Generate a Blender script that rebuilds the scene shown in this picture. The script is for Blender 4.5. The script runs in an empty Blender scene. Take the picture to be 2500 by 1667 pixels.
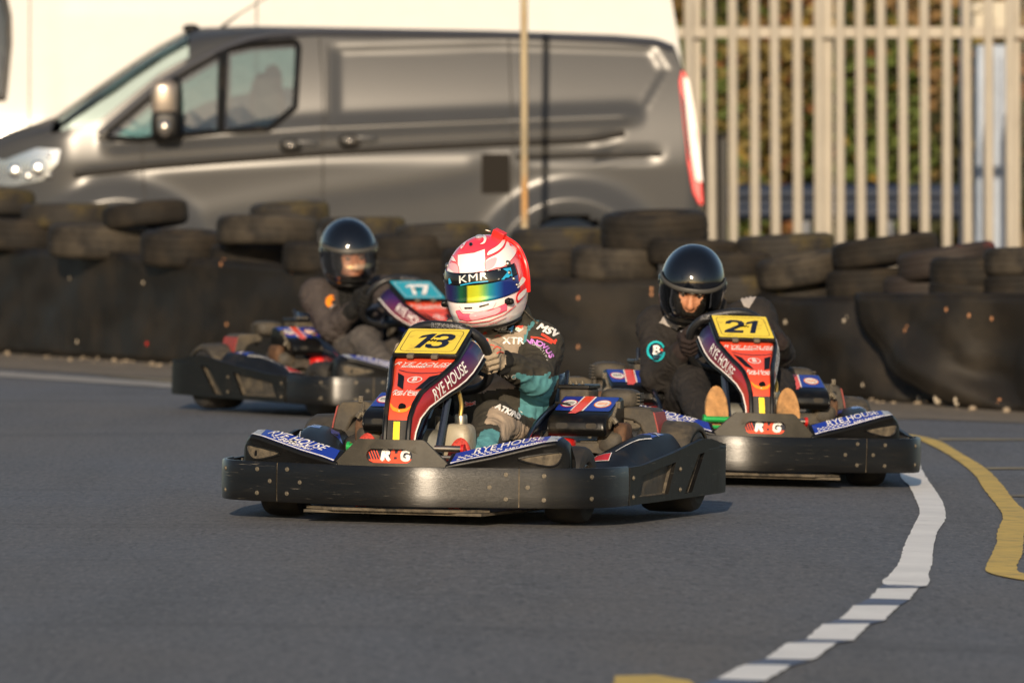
import bpy, bmesh, math, random
import numpy as np
from mathutils import Vector, Matrix, noise, Euler
from mathutils.bvhtree import BVHTree
S = bpy.context.scene
COL = S.collection
R = math.radians
rnd = random.Random(7)
# ------------------------------------------------------------------ camera, sky, sun, exposure
FPX, UC, VC, VH, CAMH = 17270.0, 1250.0, 833.5, 400.0, 1.12
PITCH = math.atan((VC-VH)/FPX)
cam = bpy.data.cameras.new('camera'); cam_ob = bpy.data.objects.new('camera', cam); COL.objects.link(cam_ob)
cam.sensor_width = 36; cam.sensor_fit = 'HORIZONTAL'; cam.lens = FPX/2500*36
cam.clip_start = 1; cam.clip_end = 2000
cam_ob.location = (0, 0, CAMH); cam_ob.rotation_euler = (R(90)-PITCH, 0, 0)
cam.dof.use_dof = True; cam.dof.focus_distance = 22.6; cam.dof.aperture_fstop = 5.8
S.camera = cam_ob
SUN_EL, SUN_AZ = 16.0, 3.5          # elevation; degrees to the left of straight behind the camera
w = bpy.data.worlds.new('World'); S.world = w; w.use_nodes = True
nt = w.node_tree; bg = nt.nodes['Background']
sky = nt.nodes.new('ShaderNodeTexSky'); sky.sky_type = 'NISHITA'; sky.sun_disc = False
sky.sun_elevation = R(SUN_EL); sky.sun_rotation = R(180+SUN_AZ)
nt.links.new(sky.outputs[0], bg.inputs[0]); bg.inputs[1].default_value = 0.11
sun = bpy.data.lights.new('sun', 'SUN'); sun.energy = 5.0; sun.angle = R(0.53); sun.color = (1.0, 0.81, 0.59)
sun_ob = bpy.data.objects.new('sun', sun); COL.objects.link(sun_ob)
sdir = Vector((-math.sin(R(SUN_AZ))*math.cos(R(SUN_EL)), -math.cos(R(SUN_AZ))*math.cos(R(SUN_EL)), math.sin(R(SUN_EL))))
sun_ob.rotation_euler = sdir.to_track_quat('Z', 'Y').to_euler(); sun_ob.location = sdir*40
S.view_settings.view_transform = 'Standard'; S.view_settings.look = 'None'
S.view_settings.exposure = 0.15; S.view_settings.gamma = 1; S.view_settings.use_curve_mapping = False
S.render.engine = 'CYCLES'

# ------------------------------------------------------------------ ground shape and pixel helpers
def gz(x, y=0):
    t = min(x, 4.0)+.2
    return -.035*.5*(t+math.sqrt(t*t+.16))
def ray(u, v):
    x, z = (u-UC)/FPX, -(v-VC)/FPX
    c, s = math.cos(PITCH), math.sin(PITCH)
    return Vector((x, c+z*s, z*c-s))
def W(u, v, y):                        # the point of the photo's pixel at distance y
    d = ray(u, v); return Vector((0, 0, CAMH))+d*(y/d.y)
def G(u, v):                           # the point of the ground seen there
    d = ray(u, v); t = CAMH/-d.z
    for _ in range(8): t = (CAMH-gz(d.x*t))/-d.z
    return Vector((d.x*t, d.y*t, gz(d.x*t)))

# ------------------------------------------------------------------ materials
MATS = {}
def mat(name, col, rough=.5, metal=0, spec=.5, coat=0, var=0, vscale=8, dust=None, dscale=6, dlo=.5, dhi=.75, bump=0, bscale=60,
        stretch=(1, 1, 1), trans=0, scratch=None):
    if name in MATS: return MATS[name]
    m = bpy.data.materials.new(name); m.use_nodes = True; MATS[name] = m
    n = m.node_tree; N = n.nodes; L = n.links; b = N['Principled BSDF']
    b.inputs['Roughness'].default_value = rough; b.inputs['Metallic'].default_value = metal
    b.inputs['Specular IOR Level'].default_value = spec; b.inputs['Coat Weight'].default_value = coat
    b.inputs['Coat Roughness'].default_value = .08; b.inputs['Transmission Weight'].default_value = trans
    col = tuple(col)+(1,)
    b.inputs['Base Color'].default_value = col
    tc = N.new('ShaderNodeTexCoord'); mp = N.new('ShaderNodeMapping'); mp.inputs['Scale'].default_value = stretch
    L.new(tc.outputs['Object'], mp.inputs[0])
    def nz(scale, det=4, vec=None):
        t = N.new('ShaderNodeTexNoise'); t.inputs['Scale'].default_value = scale; t.inputs['Detail'].default_value = det
        t.inputs['Roughness'].default_value = .6
        L.new(vec or mp.outputs[0], t.inputs['Vector']); return t.outputs['Fac']
    def ramp(f, lo, hi):
        r = N.new('ShaderNodeMapRange'); r.inputs[1].default_value = lo; r.inputs[2].default_value = hi; L.new(f, r.inputs[0]); return r.outputs[0]
    def mix(f, a, bb):
        x = N.new('ShaderNodeMix'); x.data_type = 'RGBA'
        if isinstance(f, float): x.inputs[0].default_value = f
        else: L.new(f, x.inputs[0])
        for sck, val in ((x.inputs[6], a), (x.inputs[7], bb)):
            if isinstance(val, tuple): sck.default_value = val
            else: L.new(val, sck)
        return x.outputs[2]
    c = col
    if var:
        lo = tuple(v*(1-var) for v in col[:3])+(1,); hi = tuple(min(1, v*(1+var)) for v in col[:3])+(1,)
        c = mix(ramp(nz(vscale), .3, .7), lo, hi)
    if dust:
        f = ramp(nz(dscale, 6), dlo, dhi)
        c = mix(f, c, tuple(dust)+(1,))
        rr = N.new('ShaderNodeMapRange'); rr.inputs[3].default_value = rough; rr.inputs[4].default_value = min(1, rough+.25)
        L.new(f, rr.inputs[0]); L.new(rr.outputs[0], b.inputs['Roughness'])
    if scratch:
        m2 = N.new('ShaderNodeMapping'); m2.inputs['Scale'].default_value = (5, 5, 150); m2.inputs['Rotation'].default_value = (.07, .16, .1)
        L.new(tc.outputs['Object'], m2.inputs[0])
        f = ramp(nz(2.2, 3, m2.outputs[0]), .66, .74)
        f2 = N.new('ShaderNodeMath'); f2.operation = 'MULTIPLY'; L.new(f, f2.inputs[0]); L.new(ramp(nz(5, 2), .36, .58), f2.inputs[1])
        c = mix(f2.outputs[0], c, tuple(scratch)+(1,))
    if not isinstance(c, tuple): L.new(c, b.inputs['Base Color'])
    if bump:
        bp = N.new('ShaderNodeBump'); bp.inputs['Strength'].default_value = bump; bp.inputs['Distance'].default_value = .004
        L.new(nz(bscale, 5), bp.inputs['Height']); L.new(bp.outputs[0], b.inputs['Normal'])
    return m
def ramp_mat(name, axis, stops, rough=.3, coat=.5, metal=0, lo=0, hi=1, var=0):
    m = bpy.data.materials.new(name); m.use_nodes = True; MATS[name] = m
    N, L = m.node_tree.nodes, m.node_tree.links; b = N['Principled BSDF']
    b.inputs['Roughness'].default_value = rough; b.inputs['Coat Weight'].default_value = coat; b.inputs['Metallic'].default_value = metal
    tc = N.new('ShaderNodeTexCoord'); sx = N.new('ShaderNodeSeparateXYZ'); L.new(tc.outputs['Object'], sx.inputs[0])
    mr = N.new('ShaderNodeMapRange'); mr.inputs[1].default_value = lo; mr.inputs[2].default_value = hi; L.new(sx.outputs[axis], mr.inputs[0])
    cr = N.new('ShaderNodeValToRGB'); e = cr.color_ramp.elements
    while len(e) < len(stops): e.new(.5)
    for i, (p, c) in enumerate(stops): e[i].position = p; e[i].color = tuple(c)+(1,)
    src = mr.outputs[0]
    if var:
        nn = N.new('ShaderNodeTexNoise'); nn.inputs['Scale'].default_value = 9; L.new(tc.outputs['Object'], nn.inputs['Vector'])
        ma = N.new('ShaderNodeMath'); ma.operation = 'MULTIPLY_ADD'; ma.inputs[1].default_value = var; L.new(nn.outputs['Fac'], ma.inputs[0]); 
        ad = N.new('ShaderNodeMath'); ad.operation = 'SUBTRACT'; ad.inputs[1].default_value = var/2; L.new(mr.outputs[0], ad.inputs[0]); L.new(ad.outputs[0], ma.inputs[2]); src = ma.outputs[0]
    L.new(src, cr.inputs[0]); L.new(cr.outputs[0], b.inputs['Base Color'])
    return m
def glass_mat(name, tint, gl=.25, rough=.03):
    m = bpy.data.materials.new(name); m.use_nodes = True; MATS[name] = m
    N, L = m.node_tree.nodes, m.node_tree.links; out = N['Material Output']; N.remove(N['Principled BSDF'])
    t = N.new('ShaderNodeBsdfTransparent'); t.inputs[0].default_value = tuple(tint)+(1,)
    g = N.new('ShaderNodeBsdfGlossy'); g.inputs['Roughness'].default_value = rough; g.inputs[0].default_value = (1, 1, 1, 1)
    f = N.new('ShaderNodeFresnel'); f.inputs[0].default_value = 1.5
    a = N.new('ShaderNodeMath'); a.operation = 'ADD'; a.inputs[1].default_value = gl; a.use_clamp = True; L.new(f.outputs[0], a.inputs[0])
    mx = N.new('ShaderNodeMixShader'); L.new(a.outputs[0], mx.inputs[0]); L.new(t.outputs[0], mx.inputs[1]); L.new(g.outputs[0], mx.inputs[2])
    L.new(mx.outputs[0], out.inputs[0]); return m

DUST = (.060, .047, .032)
M_blk = mat('black_plastic', (.0055, .0052, .005), .42, spec=.3, var=.3, dust=DUST, dscale=9, dlo=.55, dhi=1.0, bump=.15, bscale=90)
M_bump = mat('bumper_plastic', (.0050, .0045, .0038), .33, spec=.62, var=.3, vscale=5, dust=(.020, .016, .010), dscale=7, dlo=.55, dhi=1.0, scratch=(.17, .15, .12), bump=.10, bscale=42, stretch=(1, 1, 6))
def brushed(m, an=.85):
    b = m.node_tree.nodes['Principled BSDF']; b.inputs['Anisotropic'].default_value = an
    c = m.node_tree.nodes.new('ShaderNodeCombineXYZ'); c.inputs[2].default_value = 1; m.node_tree.links.new(c.outputs[0], b.inputs['Tangent'])
brushed(M_bump, .92)
M_gloss = mat('gloss_black_plastic', (.0045, .0043, .0043), .32, spec=.32, coat=0, dust=(.05, .041, .028), dscale=10, dlo=.55, dhi=1.0, bump=.08, bscale=50)
M_dusty = mat('dusty_plastic', (.085, .068, .046), .85, var=.5, vscale=40, dust=(.03, .027, .022), dscale=25, dlo=.5, dhi=.65, bump=.4, bscale=120)
M_grime = mat('grimy_plastic', (.040, .034, .026), .7, var=.4, vscale=25, dust=(.10, .08, .052), dscale=14, dlo=.5, dhi=.75, bump=.3)
M_blue = mat('blue_sticker', (.008, .03, .30), .3, coat=.4, dust=(.12, .12, .14), dscale=18, dlo=.6, dhi=.95)
M_bluegrey = mat('worn_sticker', (.33, .36, .40), .4, dust=(.1, .1, .1), dscale=30)
M_red = mat('red_sticker', (.76, .075, .032), .3, coat=.4, var=.12, vscale=14, dust=(.28, .03, .02), dscale=30, dlo=.62, dhi=.8)
M_redp = mat('red_paint', (.55, .012, .010), .4, var=.3, dust=(.08, .03, .02), dscale=20, dlo=.5, dhi=.8)
M_white = mat('white_print', (.78, .76, .73), .4, dust=(.4, .38, .36), dscale=40)
M_navy = mat('navy_print', (.008, .010, .024), .4)
M_yel = mat('yellow_plate', (.80, .60, .05), .35, coat=.3, dust=(.42, .30, .04), dscale=22, dlo=.55, dhi=.8, stretch=(1, 1, 1))
M_teal = mat('teal_plate', (.02, .32, .42), .35, coat=.3)
M_ytape = mat('yellow_tape', (.85, .62, .01), .4)
M_orange = mat('orange_print', (.85, .25, .02), .4)
M_metal = mat('worn_metal', (.42, .38, .32), .35, metal=1, var=.3, dust=(.12, .09, .06), dscale=30)
M_bolt = mat('bolt_metal', (.13, .11, .08), .5, metal=.4, var=.4, vscale=200, bump=.6, bscale=300)
M_steel = mat('dark_steel_tube', (.012, .018, .035), .25, coat=.4)
M_rub = mat('kart_tyre_rubber', (.011, .010, .010), .7, var=.3, dust=(.05, .042, .03), dscale=10, dlo=.45, dhi=.9, bump=.3)
M_brass = mat('brass_hose', (.45, .30, .08), .35, metal=.7)
M_tank = mat('cream_tank', (.33, .29, .21), .45, var=.15, dust=(.2, .15, .1), dscale=18)
M_green = mat('green_pedal', (.02, .35, .08), .35, metal=.3)
M_seat = mat('seat_shell', (.006, .009, .018), .25, coat=.3)
side_mat = ramp_mat('purple_red_wrap', 2, [(0, (.62, .035, .02)), (.45, (.42, .02, .02)), (.72, (.16, .010, .03)), (1, (.03, .010, .08))], lo=.2, hi=.5, rough=.38, coat=.15)
def side_face(): return side_mat

# ------------------------------------------------------------------ mesh builder
def tagit(o, label=None, cat=None, group=None, kind=None):
    if label: o['label'] = label
    if cat: o['category'] = cat
    if group: o['group'] = group
    if kind: o['kind'] = kind
    return o
def empty(name, loc=(0, 0, 0), rot=(0, 0, 0), label=None, cat=None, group=None, matrix=None):
    o = bpy.data.objects.new(name, None); COL.objects.link(o); o.empty_display_size = .1
    o.location = loc; o.rotation_euler = rot
    if matrix is not None:
        o.location = matrix.translation; o.rotation_euler = matrix.to_euler()
    return tagit(o, label, cat, group)
DZ = [0.0]
def spline(pts, n=6, closed=False):
    P = [Vector(p) for p in pts]; out = []
    m = len(P)
    for i in range(m if closed else m-1):
        if closed: a, b, c, d = P[(i-1) % m], P[i], P[(i+1) % m], P[(i+2) % m]
        else: a, b, c, d = P[max(i-1, 0)], P[i], P[i+1], P[min(i+2, m-1)]
        for k in range(n):
            t = k/n
            out.append(.5*((2*b)+(c-a)*t+(2*a-5*b+4*c-d)*t*t+(3*b-a-3*c+d)*t**3))
    if not closed: out.append(P[-1])
    return out
def interp(tab, x):
    if x <= tab[0][0]: return tab[0][1]
    for (a, p), (b, q) in zip(tab, tab[1:]):
        if x <= b:
            t = (x-a)/(b-a) if b > a else 0
            return p+(q-p)*t if not isinstance(p, tuple) else tuple(i+(j-i)*t for i, j in zip(p, q))
    return tab[-1][1]
class MB:
    def __init__(s): s.v = []; s.f = []; s.mi = []
    def add(s, vs, fs, mi=0):
        o = len(s.v); s.v += [tuple(p) for p in vs]
        for f in fs: s.f.append(tuple(i+o for i in f)); s.mi.append(mi)
        return s
    def grid(s, rows, cu=False, cv=False, mi=0):
        nu, nv = len(rows), len(rows[0]); f = []
        for i in range(nu if cu else nu-1):
            for j in range(nv if cv else nv-1):
                a, b = i, (i+1) % nu; c, d = j, (j+1) % nv
                f.append((a*nv+c, a*nv+d, b*nv+d, b*nv+c))
        return s.add([p for r in rows for p in r], f, mi)
    def loft(s, rings, mi=0, caps=True):
        s.grid(rings, cv=True, mi=mi); n = len(rings[0]); o = len(s.v)-n*len(rings)
        if caps:
            s.f.append(tuple(o+i for i in range(n))[::-1]); s.mi.append(mi)
            e = o+n*(len(rings)-1); s.f.append(tuple(e+i for i in range(n))); s.mi.append(mi)
        return s
    def tube(s, path, r, seg=10, mi=0, closed=False, caps=True):
        P = [Vector(p) for p in path]; n = len(P); rings = []; up = None
        for i, p in enumerate(P):
            if closed: t = P[(i+1) % n]-P[i-1]
            else: t = P[min(i+1, n-1)]-P[max(i-1, 0)]
            t.normalize()
            if up is None:
                up = Vector((0, 0, 1)) if abs(t.z) < .9 else Vector((0, 1, 0))
            a = (up-t*up.dot(t)).normalized(); up = a; b = t.cross(a)
            rr = r[i] if isinstance(r, (list, tuple)) else r
            rings.append([p+(a*math.cos(k*2*math.pi/seg)+b*math.sin(k*2*math.pi/seg))*rr for k in range(seg)])
        if closed: return s.grid(rings, cu=True, cv=True, mi=mi)
        return s.loft(rings, mi, caps)
    def box(s, c, d, rot=None, mi=0):
        c = Vector(c); m = rot if rot is not None else Matrix.Identity(3)
        vs = [c+m @ Vector((x*d[0]/2, y*d[1]/2, z*d[2]/2)) for x in (-1, 1) for y in (-1, 1) for z in (-1, 1)]
        return s.add(vs, [(0, 1, 3, 2), (4, 6, 7, 5), (0, 4, 5, 1), (2, 3, 7, 6), (0, 2, 6, 4), (1, 5, 7, 3)], mi)
    def cyl(s, a, b, r, seg=16, mi=0, r2=None): return s.tube([a, b], [r, r if r2 is None else r2], seg, mi)
    def lathe(s, prof, c, axis, seg=32, mi=0, closed=False, caps=False):
        ax = Vector(axis).normalized(); t = Vector((0, 0, 1)) if abs(ax.z) < .9 else Vector((1, 0, 0))
        a = (t-ax*t.dot(ax)).normalized(); b = ax.cross(a); c = Vector(c)
        rows = [[c+ax*h+(a*math.cos(k*2*math.pi/seg)+b*math.sin(k*2*math.pi/seg))*r for k in range(seg)] for r, h in prof]
        if closed: return s.grid(rows, cu=True, cv=True, mi=mi)
        if caps: return s.loft(rows, mi)
        return s.grid(rows, cv=True, mi=mi)
    def ell(s, c, rad, rot=None, seg=20, rings=12, mi=0, e=1.0):
        c = Vector(c); m = rot if rot is not None else Matrix.Identity(3)
        sg = lambda x: math.copysign(abs(x)**e, x)
        rows = []
        for i in range(rings+1):
            ph = -math.pi/2+math.pi*i/rings
            cp = max(1e-4, abs(math.cos(ph))**e)
            rows.append([c+m @ Vector((rad[0]*cp*sg(math.cos(2*math.pi*k/seg)), rad[1]*cp*sg(math.sin(2*math.pi*k/seg)), rad[2]*sg(math.sin(ph)))) for k in range(seg)])
        return s.grid(rows, cv=True, mi=mi)
    def prism(s, poly, f0, f1, mi=0):      # poly of 2D points; f0/f1 map them to the two faces
        n = len(poly); a = [f0(*p) for p in poly]; b = [f1(*p) for p in poly]
        return s.add(a+b, [tuple(range(n))[::-1], tuple(range(n, 2*n))]+[(i, (i+1) % n, n+(i+1) % n, n+i) for i in range(n)], mi)
    def mirror(s):
        t = MB(); t.v = [(-x, y, z) for x, y, z in s.v]; t.f = [f[::-1] for f in s.f]; t.mi = list(s.mi); return t
    def build(s, name, mats, parent=None, smooth=35, bevel=0, sub=0, off=None, bang=40, solid=0, fix=True, seg=2, weld=0):
        me = bpy.data.meshes.new(name)
        vs = s.v if off is None else [(x-off[0], y-off[1], z-off[2]) for x, y, z in s.v]
        me.from_pydata(vs, [], s.f)
        for m in (mats if isinstance(mats, (list, tuple)) else [mats]): me.materials.append(m)
        me.polygons.foreach_set('material_index', s.mi)
        if fix or weld:
            b = bmesh.new(); b.from_mesh(me)
            if weld: bmesh.ops.remove_doubles(b, verts=b.verts, dist=weld)
            if fix: bmesh.ops.recalc_face_normals(b, faces=b.faces)
            b.to_mesh(me); b.free()
        if smooth:
            me.polygons.foreach_set('use_smooth', [True]*len(me.polygons)); me.set_sharp_from_angle(angle=R(smooth))
        me.update()
        o = bpy.data.objects.new(name, me); COL.objects.link(o); o.parent = parent
        if parent is not None and parent.type == 'EMPTY': o.location = (0, 0, DZ[0])
        if solid:
            md = o.modifiers.new('solid', 'SOLIDIFY'); md.thickness = solid; md.offset = -1
        if bevel:
            md = o.modifiers.new('bevel', 'BEVEL'); md.width = bevel; md.segments = seg; md.limit_method = 'ANGLE'; md.angle_limit = R(bang)
            if smooth: md.harden_normals = False
        if sub:
            md = o.modifiers.new('sub', 'SUBSURF'); md.levels = sub; md.render_levels = sub
        return o
def bvh_of(o):
    dg = bpy.context.evaluated_depsgraph_get(); e = o.evaluated_get(dg); me = e.to_mesh()
    t = BVHTree.FromPolygons([v.co.copy() for v in me.vertices], [tuple(p.vertices) for p in me.polygons]); e.to_mesh_clear(); return t

# ------------------------------------------------------------------ flat shapes, lettering, decals
def curve_mesh(cu):
    o = bpy.data.objects.new('tmp', cu); COL.objects.link(o)
    dg = bpy.context.evaluated_depsgraph_get(); me = bpy.data.meshes.new_from_object(o.evaluated_get(dg))
    vs = [tuple(v.co) for v in me.vertices]; fs = [tuple(p.vertices) for p in me.polygons]
    bpy.data.objects.remove(o); bpy.data.curves.remove(cu); bpy.data.meshes.remove(me); return vs, fs
def text2d(s, size=1, shear=0, bold=0, align='CENTER', space=1.0):
    cu = bpy.data.curves.new('tmp', 'FONT'); cu.body = s; cu.size = size; cu.shear = shear; cu.offset = bold
    cu.align_x = align; cu.align_y = 'CENTER'; cu.resolution_u = 4; cu.space_character = space
    return curve_mesh(cu)
def fill2d(loops, extrude=0):
    cu = bpy.data.curves.new('tmp', 'CURVE'); cu.dimensions = '2D'; cu.fill_mode = 'BOTH'; cu.extrude = extrude
    for lp in loops:
        sp = cu.splines.new('POLY'); sp.points.add(len(lp)-1); sp.use_cyclic_u = True
        for i, p in enumerate(lp): sp.points[i].co = (p[0], p[1], 0, 1)
    return curve_mesh(cu)
def oval(cx, cy, rx, ry, n=24, e=1.0):
    sg = lambda x: math.copysign(abs(x)**e, x)
    return [(cx+rx*sg(math.cos(2*math.pi*i/n)), cy+ry*sg(math.sin(2*math.pi*i/n))) for i in range(n)]
def rrect(cx, cy, w, h, r, n=5):
    out = []
    for sx, sy, a0 in ((1, 1, 0), (-1, 1, 90), (-1, -1, 180), (1, -1, 270)):
        for i in range(n+1):
            a = R(a0+90*i/n); out.append((cx+sx*(w/2-r)+r*math.cos(a), cy+sy*(h/2-r)+r*math.sin(a)))
    return out
def thick(line, wd):                    # a stroke of even width along a 2D line
    P = [Vector(p) for p in line]; L, Q = [], []
    for i, p in enumerate(P):
        t = (P[min(i+1, len(P)-1)]-P[max(i-1, 0)]).normalized(); nn = Vector((-t.y, t.x))*wd/2
        L.append(tuple(p+nn)); Q.append(tuple(p-nn))
    return L+Q[::-1]
def tess(vs, fs, maxlen):
    b = bmesh.new(); bv = [b.verts.new((v[0], v[1], 0)) for v in vs]
    for f in fs:
        try: b.faces.new([bv[i] for i in f])
        except ValueError: pass
    bmesh.ops.triangulate(b, faces=b.faces)
    for _ in range(6):
        es = [e for e in b.edges if e.calc_length() > maxlen]
        if not es: break
        bmesh.ops.subdivide_edges(b, edges=es, cuts=1); bmesh.ops.triangulate(b, faces=b.faces)
    b.verts.index_update()
    r = [(v.co.x, v.co.y) for v in b.verts], [tuple(x.index for x in f.verts) for f in b.faces]; b.free(); return r
class Decal:
    """stickers and prints laid on a surface: 2D shapes in a frame, carried along dir until they meet the surface"""
    def __init__(s, bvh, o, ux, uy, d, maxlen=.012, off=.0012):
        s.b = bvh; s.o = Vector(o); s.ux = Vector(ux); s.uy = Vector(uy); s.d = Vector(d).normalized(); s.L = maxlen; s.off = off; s.m = MB(); s.mats = []
    def put(s, vs, fs, m, lift=0):
        if m not in s.mats: s.mats.append(m)
        vs, fs = tess(vs, fs, s.L); out = []; ok = []
        for x, y in vs:
            p = s.o+s.ux*x+s.uy*y
            h = s.b.ray_cast(p, s.d)
            if h[0] is None:
                out.append(p); ok.append(False); continue
            nn = h[1] if h[1].dot(s.d) < 0 else -h[1]
            if -nn.dot(s.d) < .12: ok.append(False)
            else: ok.append(True)
            out.append(h[0]+nn*(s.off+lift))
        s.m.add(out, [f for f in fs if all(ok[i] for i in f) and max((out[f[0]]-out[f[1]]).length, (out[f[1]]-out[f[2]]).length) < 6*s.L], s.mats.index(m)); return s
    def poly(s, pts, m, lift=0): return s.put(*fill2d([pts]), m, lift)
    def ring(s, loops, m, lift=0): return s.put(*fill2d(loops), m, lift)
    def stroke(s, line, wd, m, lift=0):
        q = thick(line, wd); n = len(line)
        return s.put(q, [(i, i+1, 2*n-2-i, 2*n-1-i) for i in range(n-1)], m, lift)
    def text(s, t, at, size, m, shear=0, bold=0, rot=0, lift=0, sx=1.0, space=1.0, align='CENTER', arc=None):
        if bold:       # heavier print: the same letters again, a hair apart
            for i, (a, b) in enumerate(((-1, 0), (1, 0), (0, .8), (0, -.8))):
                s.text(t, (at[0]+a*bold, at[1]+b*bold), size, m, shear, 0, rot, lift+i*.00012, sx, space, align, arc)
            return s
        vs, fs = text2d(t, size, shear, 0, align, space); c, sn = math.cos(R(rot)), math.sin(R(rot)); q = []
        for x, y, _ in vs:
            x *= sx
            if arc: a = x/arc; x, y = (arc-y)*math.sin(a), y+(arc-y)*(1-math.cos(a))
            q.append((at[0]+x*c-y*sn, at[1]+x*sn+y*c))
        return s.put(q, fs, m, lift)
    def flush(s, name, parent):
        o = s.build(name, parent); s.m = MB(); s.mats = []; return o
    def build(s, name, parent):
        if not s.m.f: return None
        o = s.m.build(name, s.mats, parent, smooth=60, fix=False)
        return o
def copy_tree(o, parent=None):
    c = o.copy(); COL.objects.link(c); c.parent = parent
    for ch in list(o.children): copy_tree(ch, c)
    return c
# ------------------------------------------------------------------ the kart: l = to the picture's right, b = backwards, z = up
def shell(m, loops, mp, th, maxlen, mi=0):
    """a bent plate: 2D outline with holes, mapped by mp(x, y, depth)"""
    vs, fs = tess(*fill2d(loops), maxlen); n = len(vs); cnt = {}
    for f in fs:
        for i in range(3):
            e = (f[i], f[(i+1) % 3]); cnt[e] = 1
    rim = [e for e in cnt if (e[1], e[0]) not in cnt]
    m.add([mp(x, y, 0) for x, y in vs]+[mp(x, y, th) for x, y in vs],
          list(fs)+[tuple(i+n for i in f[::-1]) for f in fs]+[(b, a, a+n, b+n) for a, b in rim], mi)
class Path:
    def __init__(s, pts, n=10):
        s.p = [Vector((p[0], p[1], 0)) for p in spline([(a, b, 0) for a, b in pts], n)]; s.d = [0]
        for a, b in zip(s.p, s.p[1:]): s.d.append(s.d[-1]+(b-a).length)
        s.len = s.d[-1]
    def at(s, t):
        t = min(max(t, 0), s.len-1e-6); i = 0
        lo, hi = 0, len(s.d)-1
        while hi-lo > 1:
            mid = (lo+hi)//2
            if s.d[mid] <= t: lo = mid
            else: hi = mid
        i = lo; q = (t-s.d[i])/(s.d[i+1]-s.d[i]); p = s.p[i].lerp(s.p[i+1], q)
        a = (s.p[min(i+1, len(s.p)-1)]-s.p[max(i-1, 0)]); c = (s.p[min(i+2, len(s.p)-1)]-s.p[i])
        tg = a.normalized().lerp(c.normalized(), q).normalized(); return p, tg, Vector((tg.y, -tg.x, 0))   # outward on the right of travel
BP_ = [(.055, .004), (.12, .017), (.20, .042), (.41, .117), (.50, .152), (.58, .197), (.628, .27), (.650, .35), (.66, .44)]
BP = [(-a, b) for a, b in BP_[::-1]]+[(0, 0)]+BP_
bump_path = Path(BP)
def bolt_mesh():
    m = MB(); m.lathe([(.0001, .004), (.0035, .004), (.004, .0025), (.0068, .0022), (.0076, 0), (.0076, -.004)], (0, 0, 0), (0, -1, 0), 14)
    o = m.build('bolt', M_bolt, None); return o
BOLT = None
def bolt_at(p, n, parent, s=1.0):
    o = BOLT.copy(); COL.objects.link(o); o.parent = parent
    q = Vector((0, -1, 0)).rotation_difference(Vector(n)); o.rotation_euler = q.to_euler(); o.location = Vector(p); o.scale = (s, s, s)
def strip(path, t0, t1, prof, n, mi=0, m=None):
    m = m or MB(); rows = []
    for i in range(n+1):
        p, tg, out = path.at(t0+(t1-t0)*i/n)
        rows.append([Vector((p.x, p.y, 0))-out*d+Vector((0, 0, z)) for d, z in prof])
    return m.loft(rows, mi)
NZ = [(515, 640, .474), (700, 526, .416), (850, 447, .38), (1105, 378, .307), (1370, 352, .225)]
NB = [(.225, .09), (.307, .105), (.38, .18), (.416, .27), (.474, .39), (.55, .56)]
def nA(x, y):                                # livery point on the nose: traced coordinate -> (l, z)
    c = interp([(a, b) for a, b, _ in NZ], y); z = interp([(a, b) for a, _, b in NZ], y)
    return ((x-c)/4.356/775/.961, z)
def make_wheel(root, l, b, rad, wd, hub, name='tyre'):
    m = MB(); z = .130-.027 if rad > .125 else rad-.030; h = wd/2
    z = rad-.027
    pr = [(rad*.52, -h*.8), (rad*.6, -h*.95), (rad*.8, -h), (rad*.93, -h*.9), (rad*.985, -h*.72), (rad, -h*.4), (rad, h*.4), (rad*.985, h*.72), (rad*.93, h*.9), (rad*.8, h), (rad*.6, h*.95), (rad*.52, h*.8)]
    m.lathe(pr, (l, b, z), (1, 0, 0), 40, closed=True)
    t = m.build(name, M_rub, root)
    r = MB(); s = 1 if l > 0 else -1
    r.lathe([(rad*.53, h*.82), (rad*.5, h*.86), (rad*.46, h*.7), (rad*.42, h*.3), (rad*.3, h*.25), (rad*.28, h*.5), (rad*.12, h*.55), (.001, h*.55)], (l, b, z), (s, 0, 0), 28)
    r.lathe([(rad*.53, -h*.8), (rad*.3, -h*.6), (.01, -h*.6)], (l, b, z), (s, 0, 0), 28)
    for k in range(5):
        a = 2*math.pi*k/5; r.cyl((l+s*h*.5, b+math.cos(a)*rad*.2, z+math.sin(a)*rad*.2), (l+s*h*.66, b+math.cos(a)*rad*.2, z+math.sin(a)*rad*.2), .006, 8)
    r.build('rim', M_metal, t); return t
M_railp = mat('rail_plastic', (.0045, .0042, .004), .46, spec=.22, var=.3, dust=(.02, .016, .011), dscale=8, dlo=.55, dhi=1.0, scratch=(.15, .135, .11), bump=.15, bscale=50)
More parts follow.
